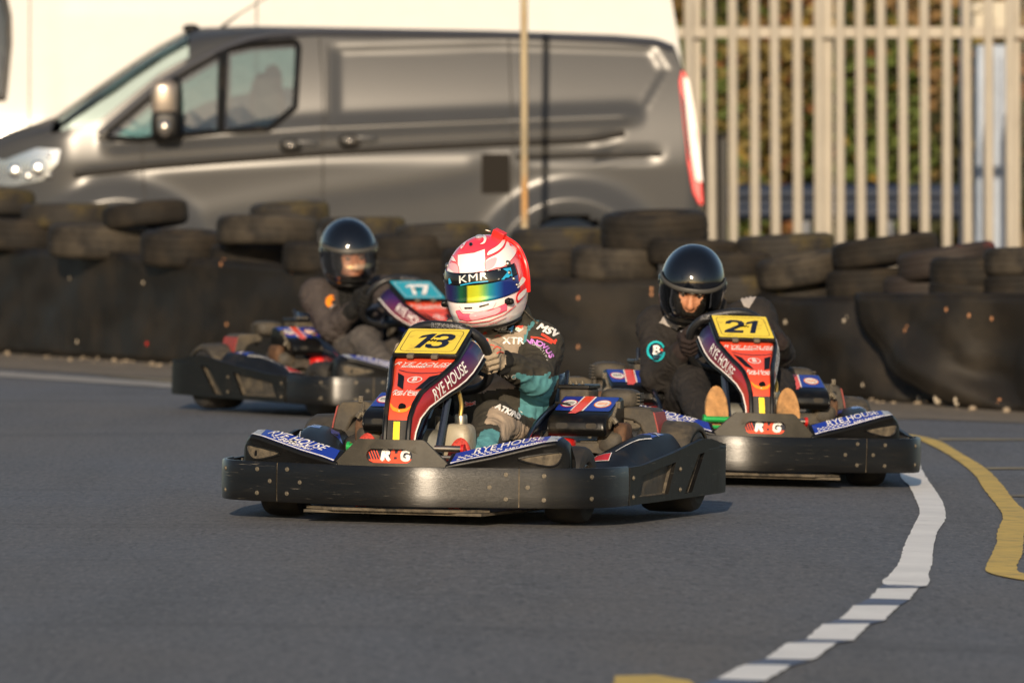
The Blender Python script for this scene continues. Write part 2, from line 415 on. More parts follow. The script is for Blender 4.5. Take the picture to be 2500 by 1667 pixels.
def make_kart():
    global BOLT
    DZ[0] = .027; k = empty('go_kart'); BOLT = bolt_mesh(); DZ[0] = .027
    # --- bumper: middle belt and two ends
    prof = [(.003, .032), (0, .036), (-.002, .07), (-.002, .12), (0, .153), (.003, .157), (.014, .157), (.014, .032)]
    T = bump_path.len; mid = T/2
    tl = lambda l: min((abs(bump_path.at(T*i/400)[0].x-l)+(0 if bump_path.at(T*i/400)[0].y < .3 else 9), T*i/400) for i in range(401))[1]
    ta, tb = tl(-.395), tl(.395)
    fb = strip(bump_path, ta+.002, tb-.002, prof, 60).build('front_bumper', M_bump, k)
    for sgn, a, b in ((-1, 0, ta-.002), (1, tb+.002, T)):
        e = strip(bump_path, a, b, prof, 30).build('bumper_end', M_bump, k)
        j = tb if sgn > 0 else ta
        strip(bump_path, j-.0035, j+.0035, [(.002, .034), (.002, .155), (.008, .155), (.008, .034)], 2).build('joint_strip', M_dusty, e)
        for dt, z in ((-.041, .136), (-.092, .097), (-.041, .06), (.078, .133), (.027, .097), (.078, .058), (.235, .13), (.235, .062)):
            p, tg, o = bump_path.at(j+sgn*dt)
            bolt_at(Vector((p.x, p.y, z))+o*.001, o, fb if dt < 0 else e)
    # --- upright nose plate with its oval window
    m = MB(); out = [(-.193, .15), (.193, .15), (.193, .156), (.112, .236), (.104, .24), (-.104, .24), (-.112, .236), (-.193, .156)]
    ov = rrect(0, .189, .150, .044, .0215)
    shell(m, [out, ov], lambda x, z, d: (x, .006+(.0295*(abs(x)/.15)**1.6 if abs(x) < .15 else .0295+(abs(x)-.15)*.33)+(z-.15)*.12+d, z), .016, .03)
    npl = m.build('nose_plate', mat('nose_plate_plastic', (.040, .035, .026), .55, spec=.3, var=.25, vscale=12, dust=(.085, .07, .05), dscale=9, dlo=.5, dhi=.85, scratch=(.14, .12, .1), bump=.2), k, bevel=.003)
    m = MB(); m.box((0, .046, .189), (.18, .004, .06)); bk = m.build('nose_sticker', M_navy, npl)
    d = Decal(bvh_of(bk), (0, -.5, 0), (1, 0, 0), (0, 0, 1), (0, 1, 0), .03)
    d.poly([(-.08, .155), (.08, .155), (.08, .180), (-.08, .176)], M_red)
    for i in range(4): d.stroke([(-.075+i*.009, .205), (-.058+i*.009, .165)], .003, M_red, .0006)
    d.flush('sticker_panel', bk); d.text('R', (-.020, .189), .046, M_white, shear=.15, bold=.004, lift=.001, sx=1.1)
    d.flush('sticker_letter', bk); d.text('H', (.013, .189), .046, M_red, shear=.15, bold=.004, lift=.001)
    d.flush('sticker_letter', bk); d.text('G', (.043, .189), .046, M_white, shear=.15, bold=.004, lift=.001)
    d.build('sticker_letter', bk)
    # --- the two front fairings: black body, blue top
    def fairing():
        st = FST = [(.175, .03, .165, .10, .198), (.24, .04, .178, .13, .212), (.31, .052, .193, .155, .228), (.40, .085, .217, .185, .247), (.465, .13, .234, .22, .254), (.50, .165, .240, .235, .252)]
        st = FST = [(l, max(b0, interp(BP_, l)+.010), z0, max(b1, interp(BP_, l)+.085), z1) for l, b0, z0, b1, z1 in st]
        m = MB(); rings = []
        for l, b0, z0, b1, z1 in st:
            bb = interp(BP_, l)+.018
            rings.append([(l, bb, .145), (l, min(bb, b0), z0-.018), (l, b0-.008, z0-.008), (l, b0, z0), (l, b1, z1), (l, b1+.02, z1-.006), (l, b1+.06, z1-.05), (l, b1+.07, .10)])
        l, b0, z0, b1, z1 = .522, .20, .23, .25, .238
        rings.append([(l, .178, .145), (l, .187, .205), (l, .19, .216), (l, b0, z0-.003), (l, b1, z1-.004), (l, b1+.02, z1-.012), (l, b1+.07, z1-.06), (l, b1+.08, .10)])
        rings.append([(.536, .20, .145), (.536, .205, .19), (.535, .205, .2), (.532, .21, .21), (.522, .255, .215), (.518, .275, .21), (.508, .32, .17), (.505, .33, .10)])
        m.loft(rings); return m, FST
    F, FST = fairing()
    for sgn in (-1, 1):
        m = F if sgn > 0 else F.mirror()
        f = m.build('front_fairing', M_blk, k, bevel=.006, smooth=40, bang=30)
        d = Decal(bvh_of(f), (0, -.35, .75), (1, 0, 0), (0, .6, .8), (0, .8, -.6), .015, .0015)
        # frame coordinate of a point (l, b, z): y = (b+.35)*.6+(z-.75)*.8
        yy = lambda b, z: (b+.35)*.6+(z-.75)*.8
        lo = [(l if l > .19 else .19, yy(b0+.004, z0+.001)) for l, b0, z0, b1, z1 in FST]
        hi = [(l if l > .19 else .19, yy(b1-.004, z1-.001)) for l, b0, z0, b1, z1 in FST[::-1]]
        X = lambda q: [(sgn*a, b) for a, b in q]
        d.poly(X(lo+hi), M_blue)
        d.poly(X([(.468, interp(lo, .468)), (.498, interp(lo, .498)), (.498, interp(hi[::-1], .498)), (.468, interp(hi[::-1], .468))]), M_bluegrey, .0006)
        d.stroke(X([(a, b+.004) for a, b in lo]), .005, M_white, .0008)
        for i in range(14):
            for j in range(3):
                if (i+j) % 2: continue
                t = .30+i*.0095 if sgn < 0 else .205+i*.0095
                y0 = interp(lo, t)+.014+j*.0075
                d.poly(X([(t, y0), (t+.008, y0+.002), (t+.008, y0+.008), (t, y0+.006)]), M_white, .0008)
        ang = 22 if sgn > 0 else -22
        cx = .345; cy = (interp(lo, cx)+interp([(a, b) for a, b in hi[::-1]], cx))/2
        d.text('RYE HOUSE', (sgn*cx, cy+.014), .045, M_white, shear=.35, bold=.0004, rot=ang, lift=.001, sx=.95)
        d.text('KART RACEWAY', (sgn*(cx-.005 if sgn < 0 else cx+.06), cy-.016-(.0 if sgn < 0 else -.02)), .017, M_white, shear=.3, bold=.0004, rot=ang, lift=.001, sx=1.0)
        d.build('fairing_sticker', f)
        d = Decal(bvh_of(f), (0, -.5, 0), (1, 0, 0), (0, 0, 1), (0, 1, 0), .012, .001)
        pk = [(.39, .186), (.508, .207), (.516, .200), (.508, .175), (.485, .162), (.44, .168)]
        d.poly(X(pk), M_dusty); o = d.build('pocket', f)
        q = MB(); bv = bvh_of(f); ln = []
        for x, z in spline([(a, 0, c) for a, c in pk], 4, True) and [(p.x, p.z) for p in spline([(a, 0, c) for a, c in pk], 4, True)]:
            h = bv.ray_cast(Vector((sgn*x, -.5, z)), Vector((0, 1, 0)))
            if h[0] is not None: ln.append(h[0])
        if len(ln) > 3: q.tube(ln, .004, 6, closed=True); q.build('pocket_rim', M_blk, f)
    # --- nose cone
    st = [(.088, .215, .037, .046, .135, .21), (.095, .26, .037, .048, .155, .258), (.108, .307, .038, .054, .19, .30), (.135, .345, .043, .069, .24, .333), (.18, .38, .051, .091, .315, .362), (.225, .40, .061, .104, .36, .378), (.27, .417, .073, .115, .40, .390), (.33, .444, .089, .128, .445, .408), (.39, .474, .105, .138, .485, .43), (.46, .508, .105, .143, .53, .455), (.535, .543, .104, .145, .575, .48)]
    front, sides = [], {1: [], -1: []}
    for b, z, h, sl, sb, sz in st:
        front.append([(-h+2*h*i/8, b+.004*(abs(i-4)/4)**2, z) for i in range(9)])
        for g in (1, -1):
            sides[g].append([(g*(h+(sl-h)*t+.016*math.sin(math.pi*t)*(sl-h)/.05*.7), b+(sb-b)*t, z+(sz-z)*t**1.35) for t in (0, .2, .4, .6, .8, 1)])
    m = MB(); m.grid(front); 
    for g in (1, -1): m.grid(sides[g], mi=1)
    nose = m.build('nose_cone', [M_red, side_face()], k, smooth=50, solid=.006, weld=.0004)
    nose.modifiers['solid'].material_offset = 0
    m = MB()
    for g in (1, -1):
        m.tube([(g*(h+.001), b+.001, z+.001) for b, z, h, *_ in st], .0085, 8)
        m.tube([(g*sl, sb, sz) for b, z, h, sl, sb, sz in st], .006, 8)
    m.build('nose_piping', M_gloss, nose)
    bv = bvh_of(nose)
    d = Decal(bv, (0, -.4, 0), (1, 0, 0), (0, 0, 1), (0, 1, 0), .02, .0015)
    A = lambda q: [nA(*p) for p in q]
    d.poly([(-.033, .212), (.033, .212), (.034, .298), (-.034, .298)], mat('nose_foot_plastic', (.012, .010, .008), .6, dust=DUST))
    d.build('nose_foot', nose)
    D2 = lambda: Decal(bv, (0, -.4, 0), (1, 0, 0), (0, 0, 1), (0, 1, 0), .02, .0015)
    d = D2(); d.poly([(-.009, .222), (.012, .222), (.009, .293), (-.011, .293)], M_ytape, .001); d.build('yellow_tape', nose)
    for q in ([(360, 630), (428, 662), (430, 812), (366, 770)], [(700, 662), (800, 640), (632, 795), (552, 815)]):
        d = D2(); d.poly(A(q), M_blk, .001); d.build('vent_slot', nose)
    d = D2()
    c = nA(545, 693); r = .0175
    d.poly(oval(c[0], c[1], .024, .0095), M_white, .001)
    d.poly(oval(c[0], c[1], .0205, .0075), M_red, .0014)
    d.text('B', (c[0], c[1]), .0155, M_white, bold=.001, lift=.0018, sx=1.9)
    d.flush('round_logo', nose); c = nA(475, 840); d.text('Rye House', c, .0125, M_white, shear=.3, bold=.0004, lift=.001, sx=1.75)
    c = nA(465, 866); d.text('Kart Club', c, .0125, M_white, shear=.3, bold=.0004, lift=.001, sx=1.75)
    d.flush('club_lettering', nose); c = nA(640, 545); d.text('RYE HOUSE', (c[0]-.005, c[1]), .0135, M_white, shear=.4, lift=.001, sx=2.7)
    c = nA(640, 566); d.text('xxxxxxxxxx', (c[0]-.035, c[1]-.001), .013, M_white, bold=.0004, lift=.001, sx=1.5, space=.8)
    d.text('KART RACEWAY', (c[0]+.042, c[1]-.001), .008, M_white, bold=.0003, lift=.001, sx=1.5)
    d.flush('nose_lettering', nose); d.stroke(A([(370, 605), (460, 625), (600, 632), (760, 626), (880, 608)]), .0016, M_navy, .001)
    d.flush('nose_crease', nose); d.poly(A([(305, 960), (340, 1000), (400, 1025), (470, 1015), (550, 968), (520, 1010), (470, 1048), (400, 1062), (330, 1040), (305, 1000)]), M_orange, .001)
    d.text('-', nA(400, 1035), .02, M_white, lift=.0015)
    d.build('wing_emblem', nose)
    c = nA(430, 994); h = bv.ray_cast(Vector((c[0], -.4, c[1])), Vector((0, 1, 0)))
    if h[0] is not None:
        nn = h[1] if h[1].y < 0 else -h[1]
        MB().lathe([(.0001, .010), (.008, .010), (.0105, .006), (.0095, 0), (.013, 0), (.012, -.003)], h[0], nn, 16).build('nose_knob', M_gloss, nose)
    for g in (1, -1):
        vx = Vector((g*.36, .60, .36)).normalized(); 
        vx = Vector((g*.11, .42, .20)).normalized(); dr = Vector((-g*.85, .45, -.28)).normalized(); uy = dr.cross(vx).normalized()*(-1)
        if uy.z < 0: uy = -uy
        ux = vx if g > 0 else -vx
        o = Vector((g*.115, .30, .405))-dr*.3
        d = Decal(bv, o, ux, uy, dr, .02, .0015)
        d.text('RYE HOUSE', (g*.028, .004), .052, M_white, shear=.05, bold=.0005, sx=.80, lift=.001)
        ln = [((.0, 0), 0)]
        d.build('side_lettering', nose)
        w_ = MB(); pts = []
        for b, z, h, sl, sb, sz in st:
            t = .84; pts.append(Vector((g*(h+(sl-h)*t+.016*math.sin(math.pi*t)*(sl-h)/.05*.7+.0012), b+(sb-b)*t-.001, z+(sz-z)*t**1.35)))
        w_.tube(pts, .0026, 6); w_.build('white_pinstripe', M_white, nose)
    # --- wheels, axle, chassis, tray
    for g in (1, -1):
        make_wheel(k, g*.468, .44, .122, .13, 0); make_wheel(k, g*.57, 1.32, .138, .19, 0)
    MB().cyl((-.5, 1.32, .105), (.5, 1.32, .105), .02).build('rear_axle', M_steel, k)
    m = MB()
    for g in (1, -1):
        m.tube(spline([(g*.14, .08, .07), (g*.3, .2, .05), (g*.3, .5, .045), (g*.33, 1.0, .045), (g*.33, 1.55, .06)], 5), .015, 8)
        m.tube([(g*.3, .42, .06), (g*.48, .44, .09)], .013, 8)
        m.tube([(g*.32, .62, .05), (g*.62, .62, .08)], .012, 8); m.tube([(g*.33, 1.12, .05), (g*.63, 1.12, .08)], .012, 8)
        m.tube([(g*.075, .30, .19), (g*.085, .37, .36)], .012, 8)
    m.tube([(-.33, 1.5, .06), (.33, 1.5, .06)], .015, 8); m.tube([(-.3, .44, .06), (.3, .44, .06)], .015, 8)
    m.build('chassis', M_steel, k)
    m = MB(); m.prism([(-.29, .06), (.29, .06), (.34, .5), (.34, 1.2), (-.34, 1.2), (-.34, .5)], lambda x, y: (x, y, .006), lambda x, y: (x, y, .014))
    m.prism([(-.19, .035), (.19, .035), (.30, .12), (-.30, .12)], lambda x, y: (x, y, .0155), lambda x, y: (x, y, .024))
    m.build('floor_tray', M_dusty, k)
    # --- steering column
    MB().tube([(0, .30, .20), (0, .66, .465)], .011, 8).build('steering_column', M_steel, k)
    # --- pedals, tank, hose
    for g, mt in ((-1, M_green), (1, M_redp)):
        m = MB(); m.cyl((g*.095, .20, .208), (g*.185, .20, .208), .0105); m.tube([(g*.185, .20, .21), (g*.19, .22, .17), (g*.19, .25, .05)], .009, 8, mi=1)
        m.cyl((g*.182, .20, .208), (g*.192, .20, .208), .016, mi=1); m.tube([(g*.1, .205, .18), (g*.18, .205, .18)], .007, 8)
        m.build('pedal', [M_metal if g > 0 else M_green, mt], k)
    m = MB(); m.ell((.107, .43, .180), (.046, .06, .10), e=.4); t = m.build('fuel_tank', M_tank, k)
    m = MB(); m.ell((-.01, .46, .17), (.075, .06, .09), e=.4); m.cyl((.035, .44, .25), (.035, .44, .30), .012); m.build('brake_reservoir', mat('dull_tank', (.10, .10, .085), .5, var=.3, dust=(.05, .04, .03)), k)
    MB().lathe([(.0001, .03), (.018, .03), (.02, .025), (.02, 0)], (.115, .42, .278), (0, -.1, 1), 18).build('tank_cap', M_metal, t)
    MB().tube(spline([(.118, .40, .305), (.118, .41, .34), (.10, .43, .385), (.07, .44, .41)], 6), .0065, 8).build('fuel_hose', M_brass, t)
    # --- seat
    prof = [(.74, .10), (.82, .07), (.95, .05), (1.08, .06), (1.18, .11), (1.25, .20), (1.29, .30), (1.32, .40)]
    rows = []
    for i, (b, z) in enumerate([(p.y, p.z) for p in spline([(0, a, c) for a, c in prof], 4)]):
        t = i/(4*7); row = []
        for j in range(17):
            q = (j-8)/8; wing = .10+.16*math.sin(min(1, t*1.25)*math.pi)
            l = .212*math.sin(q*math.pi/2*1.0); up = max(0, abs(q)-.35)/.65
            nb = -.9*min(1, max(0, (t-.45)*2.4)); nz = 1-min(1, max(0, (t-.45)*2.4))*.75
            row.append((l*(1+.12*up), b+wing*up**1.6*nb, z+wing*up**1.6*nz))
        rows.append(row)
    m = MB(); m.grid(rows); m.build('seat', M_seat, k, smooth=60, solid=.008)
    m = MB(); e = [r[0] for r in rows]+[rows[-1][j] for j in range(1, 16)]+[r[-1] for r in rows[::-1]]; m.tube(e, .007, 8)
    m.build('seat_edge', M_seat, k)
    # --- side pods
    sp = Path([(.662, .452), (.668, .6), (.684, .95), (.700, 1.3), (.703, 1.48), (.675, 1.60), (.59, 1.665), (.42, 1.675)])
    top = [(0, .152), (.14, .154), (.46, .182), (.78, .217), (.88, .214), (1.0, .196), (1.14, .186), (1.3, .180), (1.6, .178)]
    Ls = sp.len
    def mapw(s, z, d):
        p, tg, o = sp.at(s); return Vector((p.x, p.y, z))-o*-1*0-Vector((tg.y, -tg.x, 0))*d
    ts = [i*Ls/44 for i in range(45)]
    outl = [(t, .032) for t in ts]+[(t, interp(top, t)) for t in ts[::-1]]
    h1 = [(.085, .054), (.130, .122), (.49, .152), (.41, .052)]
    h2 = [(.585, .047), (.665, .047), (.80, .172), (.735, .168)]
    h3 = [(1.06, .075), (1.13, .10), (1.13, .14), (1.06, .155), (1.0, .118)]
    W0 = MB(); shell(W0, [outl, h1, h2], mapw, .014, .05)
    bolts = [(.035, .118), (.035, .058), (.535, .128), (.535, .062)]
    pod = MB()
    st = [(.52, [(.34, .05), (.36, .075), (.44, .10), (.53, .105), (.60, .095), (.630, .08)]), (.62, [(.34, .05), (.37, .10), (.45, .135), (.54, .14), (.60, .115), (.634, .10)]),
          (.76, [(.35, .05), (.40, .13), (.48, .175), (.555, .185), (.60, .14), (.638, .115)]), (.90, [(.38, .05), (.44, .16), (.51, .212), (.570, .222), (.61, .165), (.644, .13)]),
          (1.03, [(.42, .05), (.475, .19), (.525, .228), (.585, .236), (.625, .185), (.652, .145)]), (1.165, [(.44, .05), (.49, .20), (.54, .226), (.60, .234), (.635, .20), (.658, .155)])]
    rows = []
    for b, pts in st:
        rows.append([Vector((p.x, b, p.z)) for p in spline([(l, 0, z) for l, z in pts], 4)]+[Vector((pts[-1][0], b, .05))])
    rr = []
    for j in range(len(rows[0])):
        rr.append(spline([r[j] for r in rows], 4))
    rows = [[rr[j][i] for j in range(len(rr))] for i in range(len(rr[0]))]
    pod.loft(rows)
    for g in (1, -1):
        p = (pod if g > 0 else pod.mirror()).build('side_pod', M_blk, k, smooth=50)
        wl = (W0 if g > 0 else W0.mirror()).build('side_rail', M_railp, p, smooth=40, bevel=.003)
        rc = MB(); 
        strip(sp, .05, .96, [(.0215, .038), (.0215, .15), (.026, .15), (.026, .038)], 30, m=rc)
        (rc if g > 0 else rc.mirror()).build('rail_recess', M_grime, p)
        rc = MB()
        for (a0, z0), (a1, z1) in ((h1[0], h1[3]), (h1[3], h1[2]), (h2[0], h2[1]), (h2[1], h2[2])):
            A_, B_ = [mapw(a, z, .0125) for a, z in ((a0, z0), (a1, z1))]; A2, B2 = [mapw(a, z, .025) for a, z in ((a0, z0), (a1, z1))]; up_ = Vector((0, 0, .004))
            rc = MB(); rc.loft([[A_-up_, A2-up_, A2+up_, A_+up_], [B_-up_, B2-up_, B2+up_, B_+up_]])
            (rc if g > 0 else rc.mirror()).build('dusty_ledge', M_dusty, p)
        for s, z in bolts:
            q, tg, o = sp.at(s); o = Vector((tg.y, -tg.x, 0)); pt = Vector((q.x, q.y, z))+o*.002
            bolt_at((g*pt.x, pt.y, pt.z), (g*o.x, o.y, 0), p)
        bv = bvh_of(p); d = Decal(bv, (0, .2, .9), (1, 0, 0), (0, .6, .8), (0, .8, -.6), .03, .0015)
        yy = lambda b, z: (b-.2)*.6+(z-.9)*.8
        Q = lambda q: [(g*l, yy(b, z)) for l, b, z in q]
        d.poly(Q([(.47, .99, .215), (.50, 1.08, .224), (.525, 1.08, .23), (.50, .99, .226)]), M_blue)
        d.poly(Q([(.535, .99, .23), (.555, 1.1, .234), (.60, 1.1, .232), (.59, .99, .225)]), M_blue)
        d.text('4.K', (g*.578, yy(1.05, .233)), .03, M_white, lift=.001)
        d.poly(Q([(.46, .66, .17), (.47, .74, .187), (.52, .74, .192), (.53, .66, .175)]), M_redp)
        d.stroke(Q([(.46, .66, .17), (.47, .74, .187), (.52, .74, .192), (.53, .66, .175), (.46, .66, .17)]), .004, M_white, .001)
        d.stroke(Q([(.53, .76, .19), (.57, .9, .22), (.59, .97, .228)]), .003, M_white, .001)
        d.build('pod_sticker', p)
        # mudguard over the rear wheel
        m = MB(); rows = []
        for i in range(15):
            a = R(150-128*i/14); rows.append([(g*l, 1.32-.158*math.cos(a), .111+(.158-dr)*math.sin(a)) for l, dr in ((.475, .012), (.49, .002), (.565, -.002), (.645, .002), (.66, .012), (.662, .03))])
        m.grid(rows); m.build('mudguard', M_grime, k, smooth=60, solid=.006)
    # --- rear bumper
    m = MB(); q = Path([(-.42, 1.675), (0, 1.69), (.42, 1.675)])
    strip(q, 0, q.len, [(0, .05), (0, .178), (-.014, .178), (-.014, .05)], 16, m=m); m.build('rear_bumper', M_bump, k)
    # --- engines
    def engine():
        P = {}
        m = MB(); m.box((.355, 1.17, .13), (.20, .32, .15)); m.box((.40, 1.1, .165), (.12, .16, .09))
        for i in range(6): m.box((.30, .985, .085+i*.016), (.14, .05, .006))
        m.lathe([(.001, .0), (.05, .0), (.055, .02), (.055, .05)], (.40, 1.0, .12), (0, -1, 0), 20)
        m.ell((.44, 1.09, .205), (.05, .09, .04), e=.6); P['body'] = (m, M_grime, .006)
        m = MB(); m.ell((.27, 1.0, .175), (.06, .045, .045), e=.4); m.ell((.235, .985, .14), (.03, .03, .05), e=.4); P['fan_housing'] = (m, M_redp, 0)
        m = MB(); pr = [(.962, .226), (.946, .246), (.950, .272), (.972, .290), (1.015, .303), (1.155, .349), (1.185, .346), (1.195, .24)]
        rings = []
        for l, s in ((.246, .0), (.254, 1.0), (.436, 1.0), (.444, 0)):
            cx, cz = 1.07, .28; q = .94+.06*s
            rings.append([(l, cx+(b-cx)*q, cz+(z-cz)*q) for b, z in pr])
        m.loft(rings); P['engine_cover'] = (m, M_gloss, .008)
        m = MB(); m.box((.277, 1.23, .335), (.10, .13, .075)); P['airbox'] = (m, M_grime, .008)
        m = MB(); m.box((.277, 1.23, .379), (.108, .138, .014)); P['airbox_lid'] = (m, M_blk, .004)
        m = MB()
        for dx, dy in ((-.03, -.03), (0, -.035), (.028, -.03)): m.cyl((.277+dx*.7, 1.23+dy, .384), (.277+dx*.7, 1.23+dy, .398), .004, 8); m.cyl((.277+dx*.7, 1.23+dy, .387), (.277+dx*.7, 1.23+dy, .391), .008, 8)
        P['airbox_studs'] = (m, M_bolt, 0)
        m = MB(); m.ell((.392, 1.33, .338), (.062, .06, .034), e=.55)
        for i in range(5): m.box((.452, 1.33, .312+i*.011), (.022, .05, .005))
        m.cyl((.445, 1.33, .26), (.445, 1.33, .33), .009); P['muffler'] = (m, M_grime, 0)
        m = MB(); m.tube(spline([(.25, 1.0, .25), (.23, .97, .2), (.28, .94, .15), (.36, .95, .17), (.38, .95, .09)], 5), .007, 8)
        m.tube(spline([(.30, 1.1, .30), (.29, 1.06, .325), (.24, 1.08, .33)], 4), .004, 6); P['cable'] = (m, M_rub, 0)
        return P
    E = engine()
    for g in (1, -1):
        mk = lambda n: E[n][0] if g > 0 else E[n][0].mirror()
        e = mk('body').build('engine', E['body'][1], k, bevel=.006)
        if g < 0: e.location.x += .065
        for n in ('fan_housing', 'engine_cover', 'airbox', 'airbox_lid', 'airbox_studs', 'muffler', 'cable'):
            o = mk(n).build(n, E[n][1], e, bevel=E[n][2], smooth=45)
            if n == 'engine_cover': cov = o
            if n == 'muffler': muf = o
        d = Decal(bvh_of(cov), (g*.345, .75, .62), (1, 0, 0), (0, .55, .83), (0, .83, -.55), .04, .0015)
        yy = lambda b, z: (b-.75)*.55+(z-.62)*.83
        y0, y1 = yy(1.02, .305), yy(1.15, .347); yc = (y0+y1)/2; hh = (y1-y0)
        d.poly(rrect(0, yc, .184, hh*.98, .008), M_blue)
        for x, ww, mt in ((-.012, .044, M_white), (-.012, .034, M_red)):
            d.poly([(x-ww/2-.006, y0), (x+ww/2-.006, y0), (x+ww/2+.006, y1), (x-ww/2+.006, y1)], mt, .0006 if mt is M_white else .0012)
        d.poly([(-.04, y0-.02), (-.015, y0-.02), (-.004, y0), (-.032, y0)], M_red, .0006)
        for x, c1 in ((-.060, M_redp), (.052, M_orange)):
            d.poly(oval(x, yc, .028, .028), c1, .0006); d.poly(oval(x, yc, .024, .024), M_white, .0012)
            for q in (-.006, .001, .008): d.stroke([(x-.016, yc+q), (x+.016, yc+q)], .003, M_navy if c1 is M_redp else M_orange, .0018)
        d.build('cover_sticker', cov)
        d = Decal(bvh_of(cov), (g*.345, .5, 0), (1, 0, 0), (0, 0, 1), (0, 1, 0), .04, .0012)
        for x in (-.045, .052):
            d.flush('cover_recess', cov); d.poly(rrect(x, .262, .044, .024, .010), M_gloss); d.poly(rrect(x, .261, .036, .016, .007), mat('recess_dark', (.016, .014, .011), .8, dust=DUST), .0006)
        d.build('cover_recess', cov)
        d = Decal(bvh_of(muf), (g*.39, .9, .62), (1, 0, 0), (0, .55, .83), (0, .83, -.55), .04, .0012)
        for i in range(3): d.poly([(-.03+i*.011, .02), (-.025+i*.011, .02), (-.02+i*.011, .035), (-.025+i*.011, .035)], M_blk)
        for i in range(3): d.poly([(.012+i*.011, .02), (.017+i*.011, .02), (.02+i*.011, .033), (.015+i*.011, .033)], M_blk)
        d.build('muffler_slots', muf)
        m = MB(); cv = lambda x, y: (g*(.41+(x-1310)*.000386), .313-(y-410)*.00037)
        pl = [cv(*p) for p in [(1310, 430), (1400, 405), (1600, 412), (1650, 445), (1685, 590), (1705, 730), (1575, 745), (1552, 640), (1515, 560), (1460, 525), (1400, 515), (1318, 500)]]
        m.prism(pl, lambda l, z: (l, 1.20, z), lambda l, z: (l, 1.33, z)); cg = m.build('chain_guard', M_grime, k, bevel=.008)
        m = MB(); m.prism([cv(*p) for p in [(1636, 440), (1652, 450), (1686, 590), (1700, 690), (1690, 695), (1675, 600)]], lambda l, z: (l, 1.1985, z), lambda l, z: (l, 1.33, z)); m.build('guard_edge', mat('worn_red_tape', (.22, .03, .025), .6, dust=(.10, .05, .035), dscale=20), cg)
        m = MB(); rows = []
        for i in range(9):
            a = i/8; rows.append([(g*(.36+.20*q), 1.0+.16*a+.01*math.sin(9*q+g), .105+.10*a**.6+.012*math.sin(7*q+3*a)) for q in [j/8 for j in range(9)]])
        m.grid(rows); m.build('rubber_flap', mat('rubber_flap', (.03, .026, .02), .8, var=.5, vscale=30, bump=.5), e, solid=.004)
        m = MB()      # throttle lever and springs sitting behind the cover
        m.tube(spline([(g*.47, .99, .27), (g*.455, .99, .285), (g*.44, 1.0, .255)], 4), .009, 8); m.tube([(g*.455, .99, .28), (g*.46, 1.02, .32)], .006, 6)
        for q in range(3): m.cyl((g*.46, 1.02, .322+q*.006), (g*.475, 1.02, .322+q*.006), .006, 8)
        m.build('linkage', M_bolt, e)
        q = MB(); q.ell((g*.470, 1.07, .225), (.024, .05, .045), e=.5); q.build('exhaust_wrap', mat('rust', (.075, .036, .016), .8, var=.5, vscale=40, bump=.4), e)
    bpy.data.objects.remove(BOLT)
    DZ[0] = 0
    return k
def add_wheel(k, roll):
    DZ[0] = .027
    c = Vector((-.012, .69, .478)); U = Vector((0, -.64, .768)); L = Vector((1, 0, 0)); cr, sr = math.cos(R(roll)), math.sin(R(roll))
    a, b = L*cr+U*sr, U*cr-L*sr; N_ = L.cross(U)
    pts = []
    for i in range(48):
        t = 2*math.pi*i/48; x = .137*math.copysign(abs(math.cos(t))**.8, math.cos(t)); y = .138*math.copysign(abs(math.sin(t))**.72, math.sin(t))
        pts.append(c+a*x+b*y)
    m = MB(); m.tube(pts, .0155, 12, closed=True); o = m.build('steering_wheel', mat('wheel_grip', (.012, .012, .013), .42, bump=.3, bscale=160, var=.2), k, smooth=70)
    m = MB(); m.lathe([(.001, .012), (.04, .012), (.045, 0), (.045, -.01), (.001, -.01)], c-N_*0, N_, 20)
    for t in (-25, 205, 270): m.tube([c+(a*math.cos(R(t))+b*math.sin(R(t)))*.03, c+(a*math.cos(R(t))+b*math.sin(R(t)))*.14], .012, 8)
    m.build('wheel_spokes', M_steel, o)
    d = Decal(bvh_of(o), c-Vector((0, .4, 0))+Vector((0, 0, .11))-b*0, a, Vector((-sr*.3, 0, 1)), (0, 1, 0), .02, .001)
    p0 = c+b*.138; rel = p0-(c-Vector((0, .4, 0))+Vector((0, 0, .11)))
    d.text('BIZKARTS', (rel.dot(a), rel.z-.001), .021, mat('grey_print', (.10, .10, .11), .5), bold=.0006, sx=1.1)
    d.build('wheel_lettering', o); DZ[0] = 0
    return o
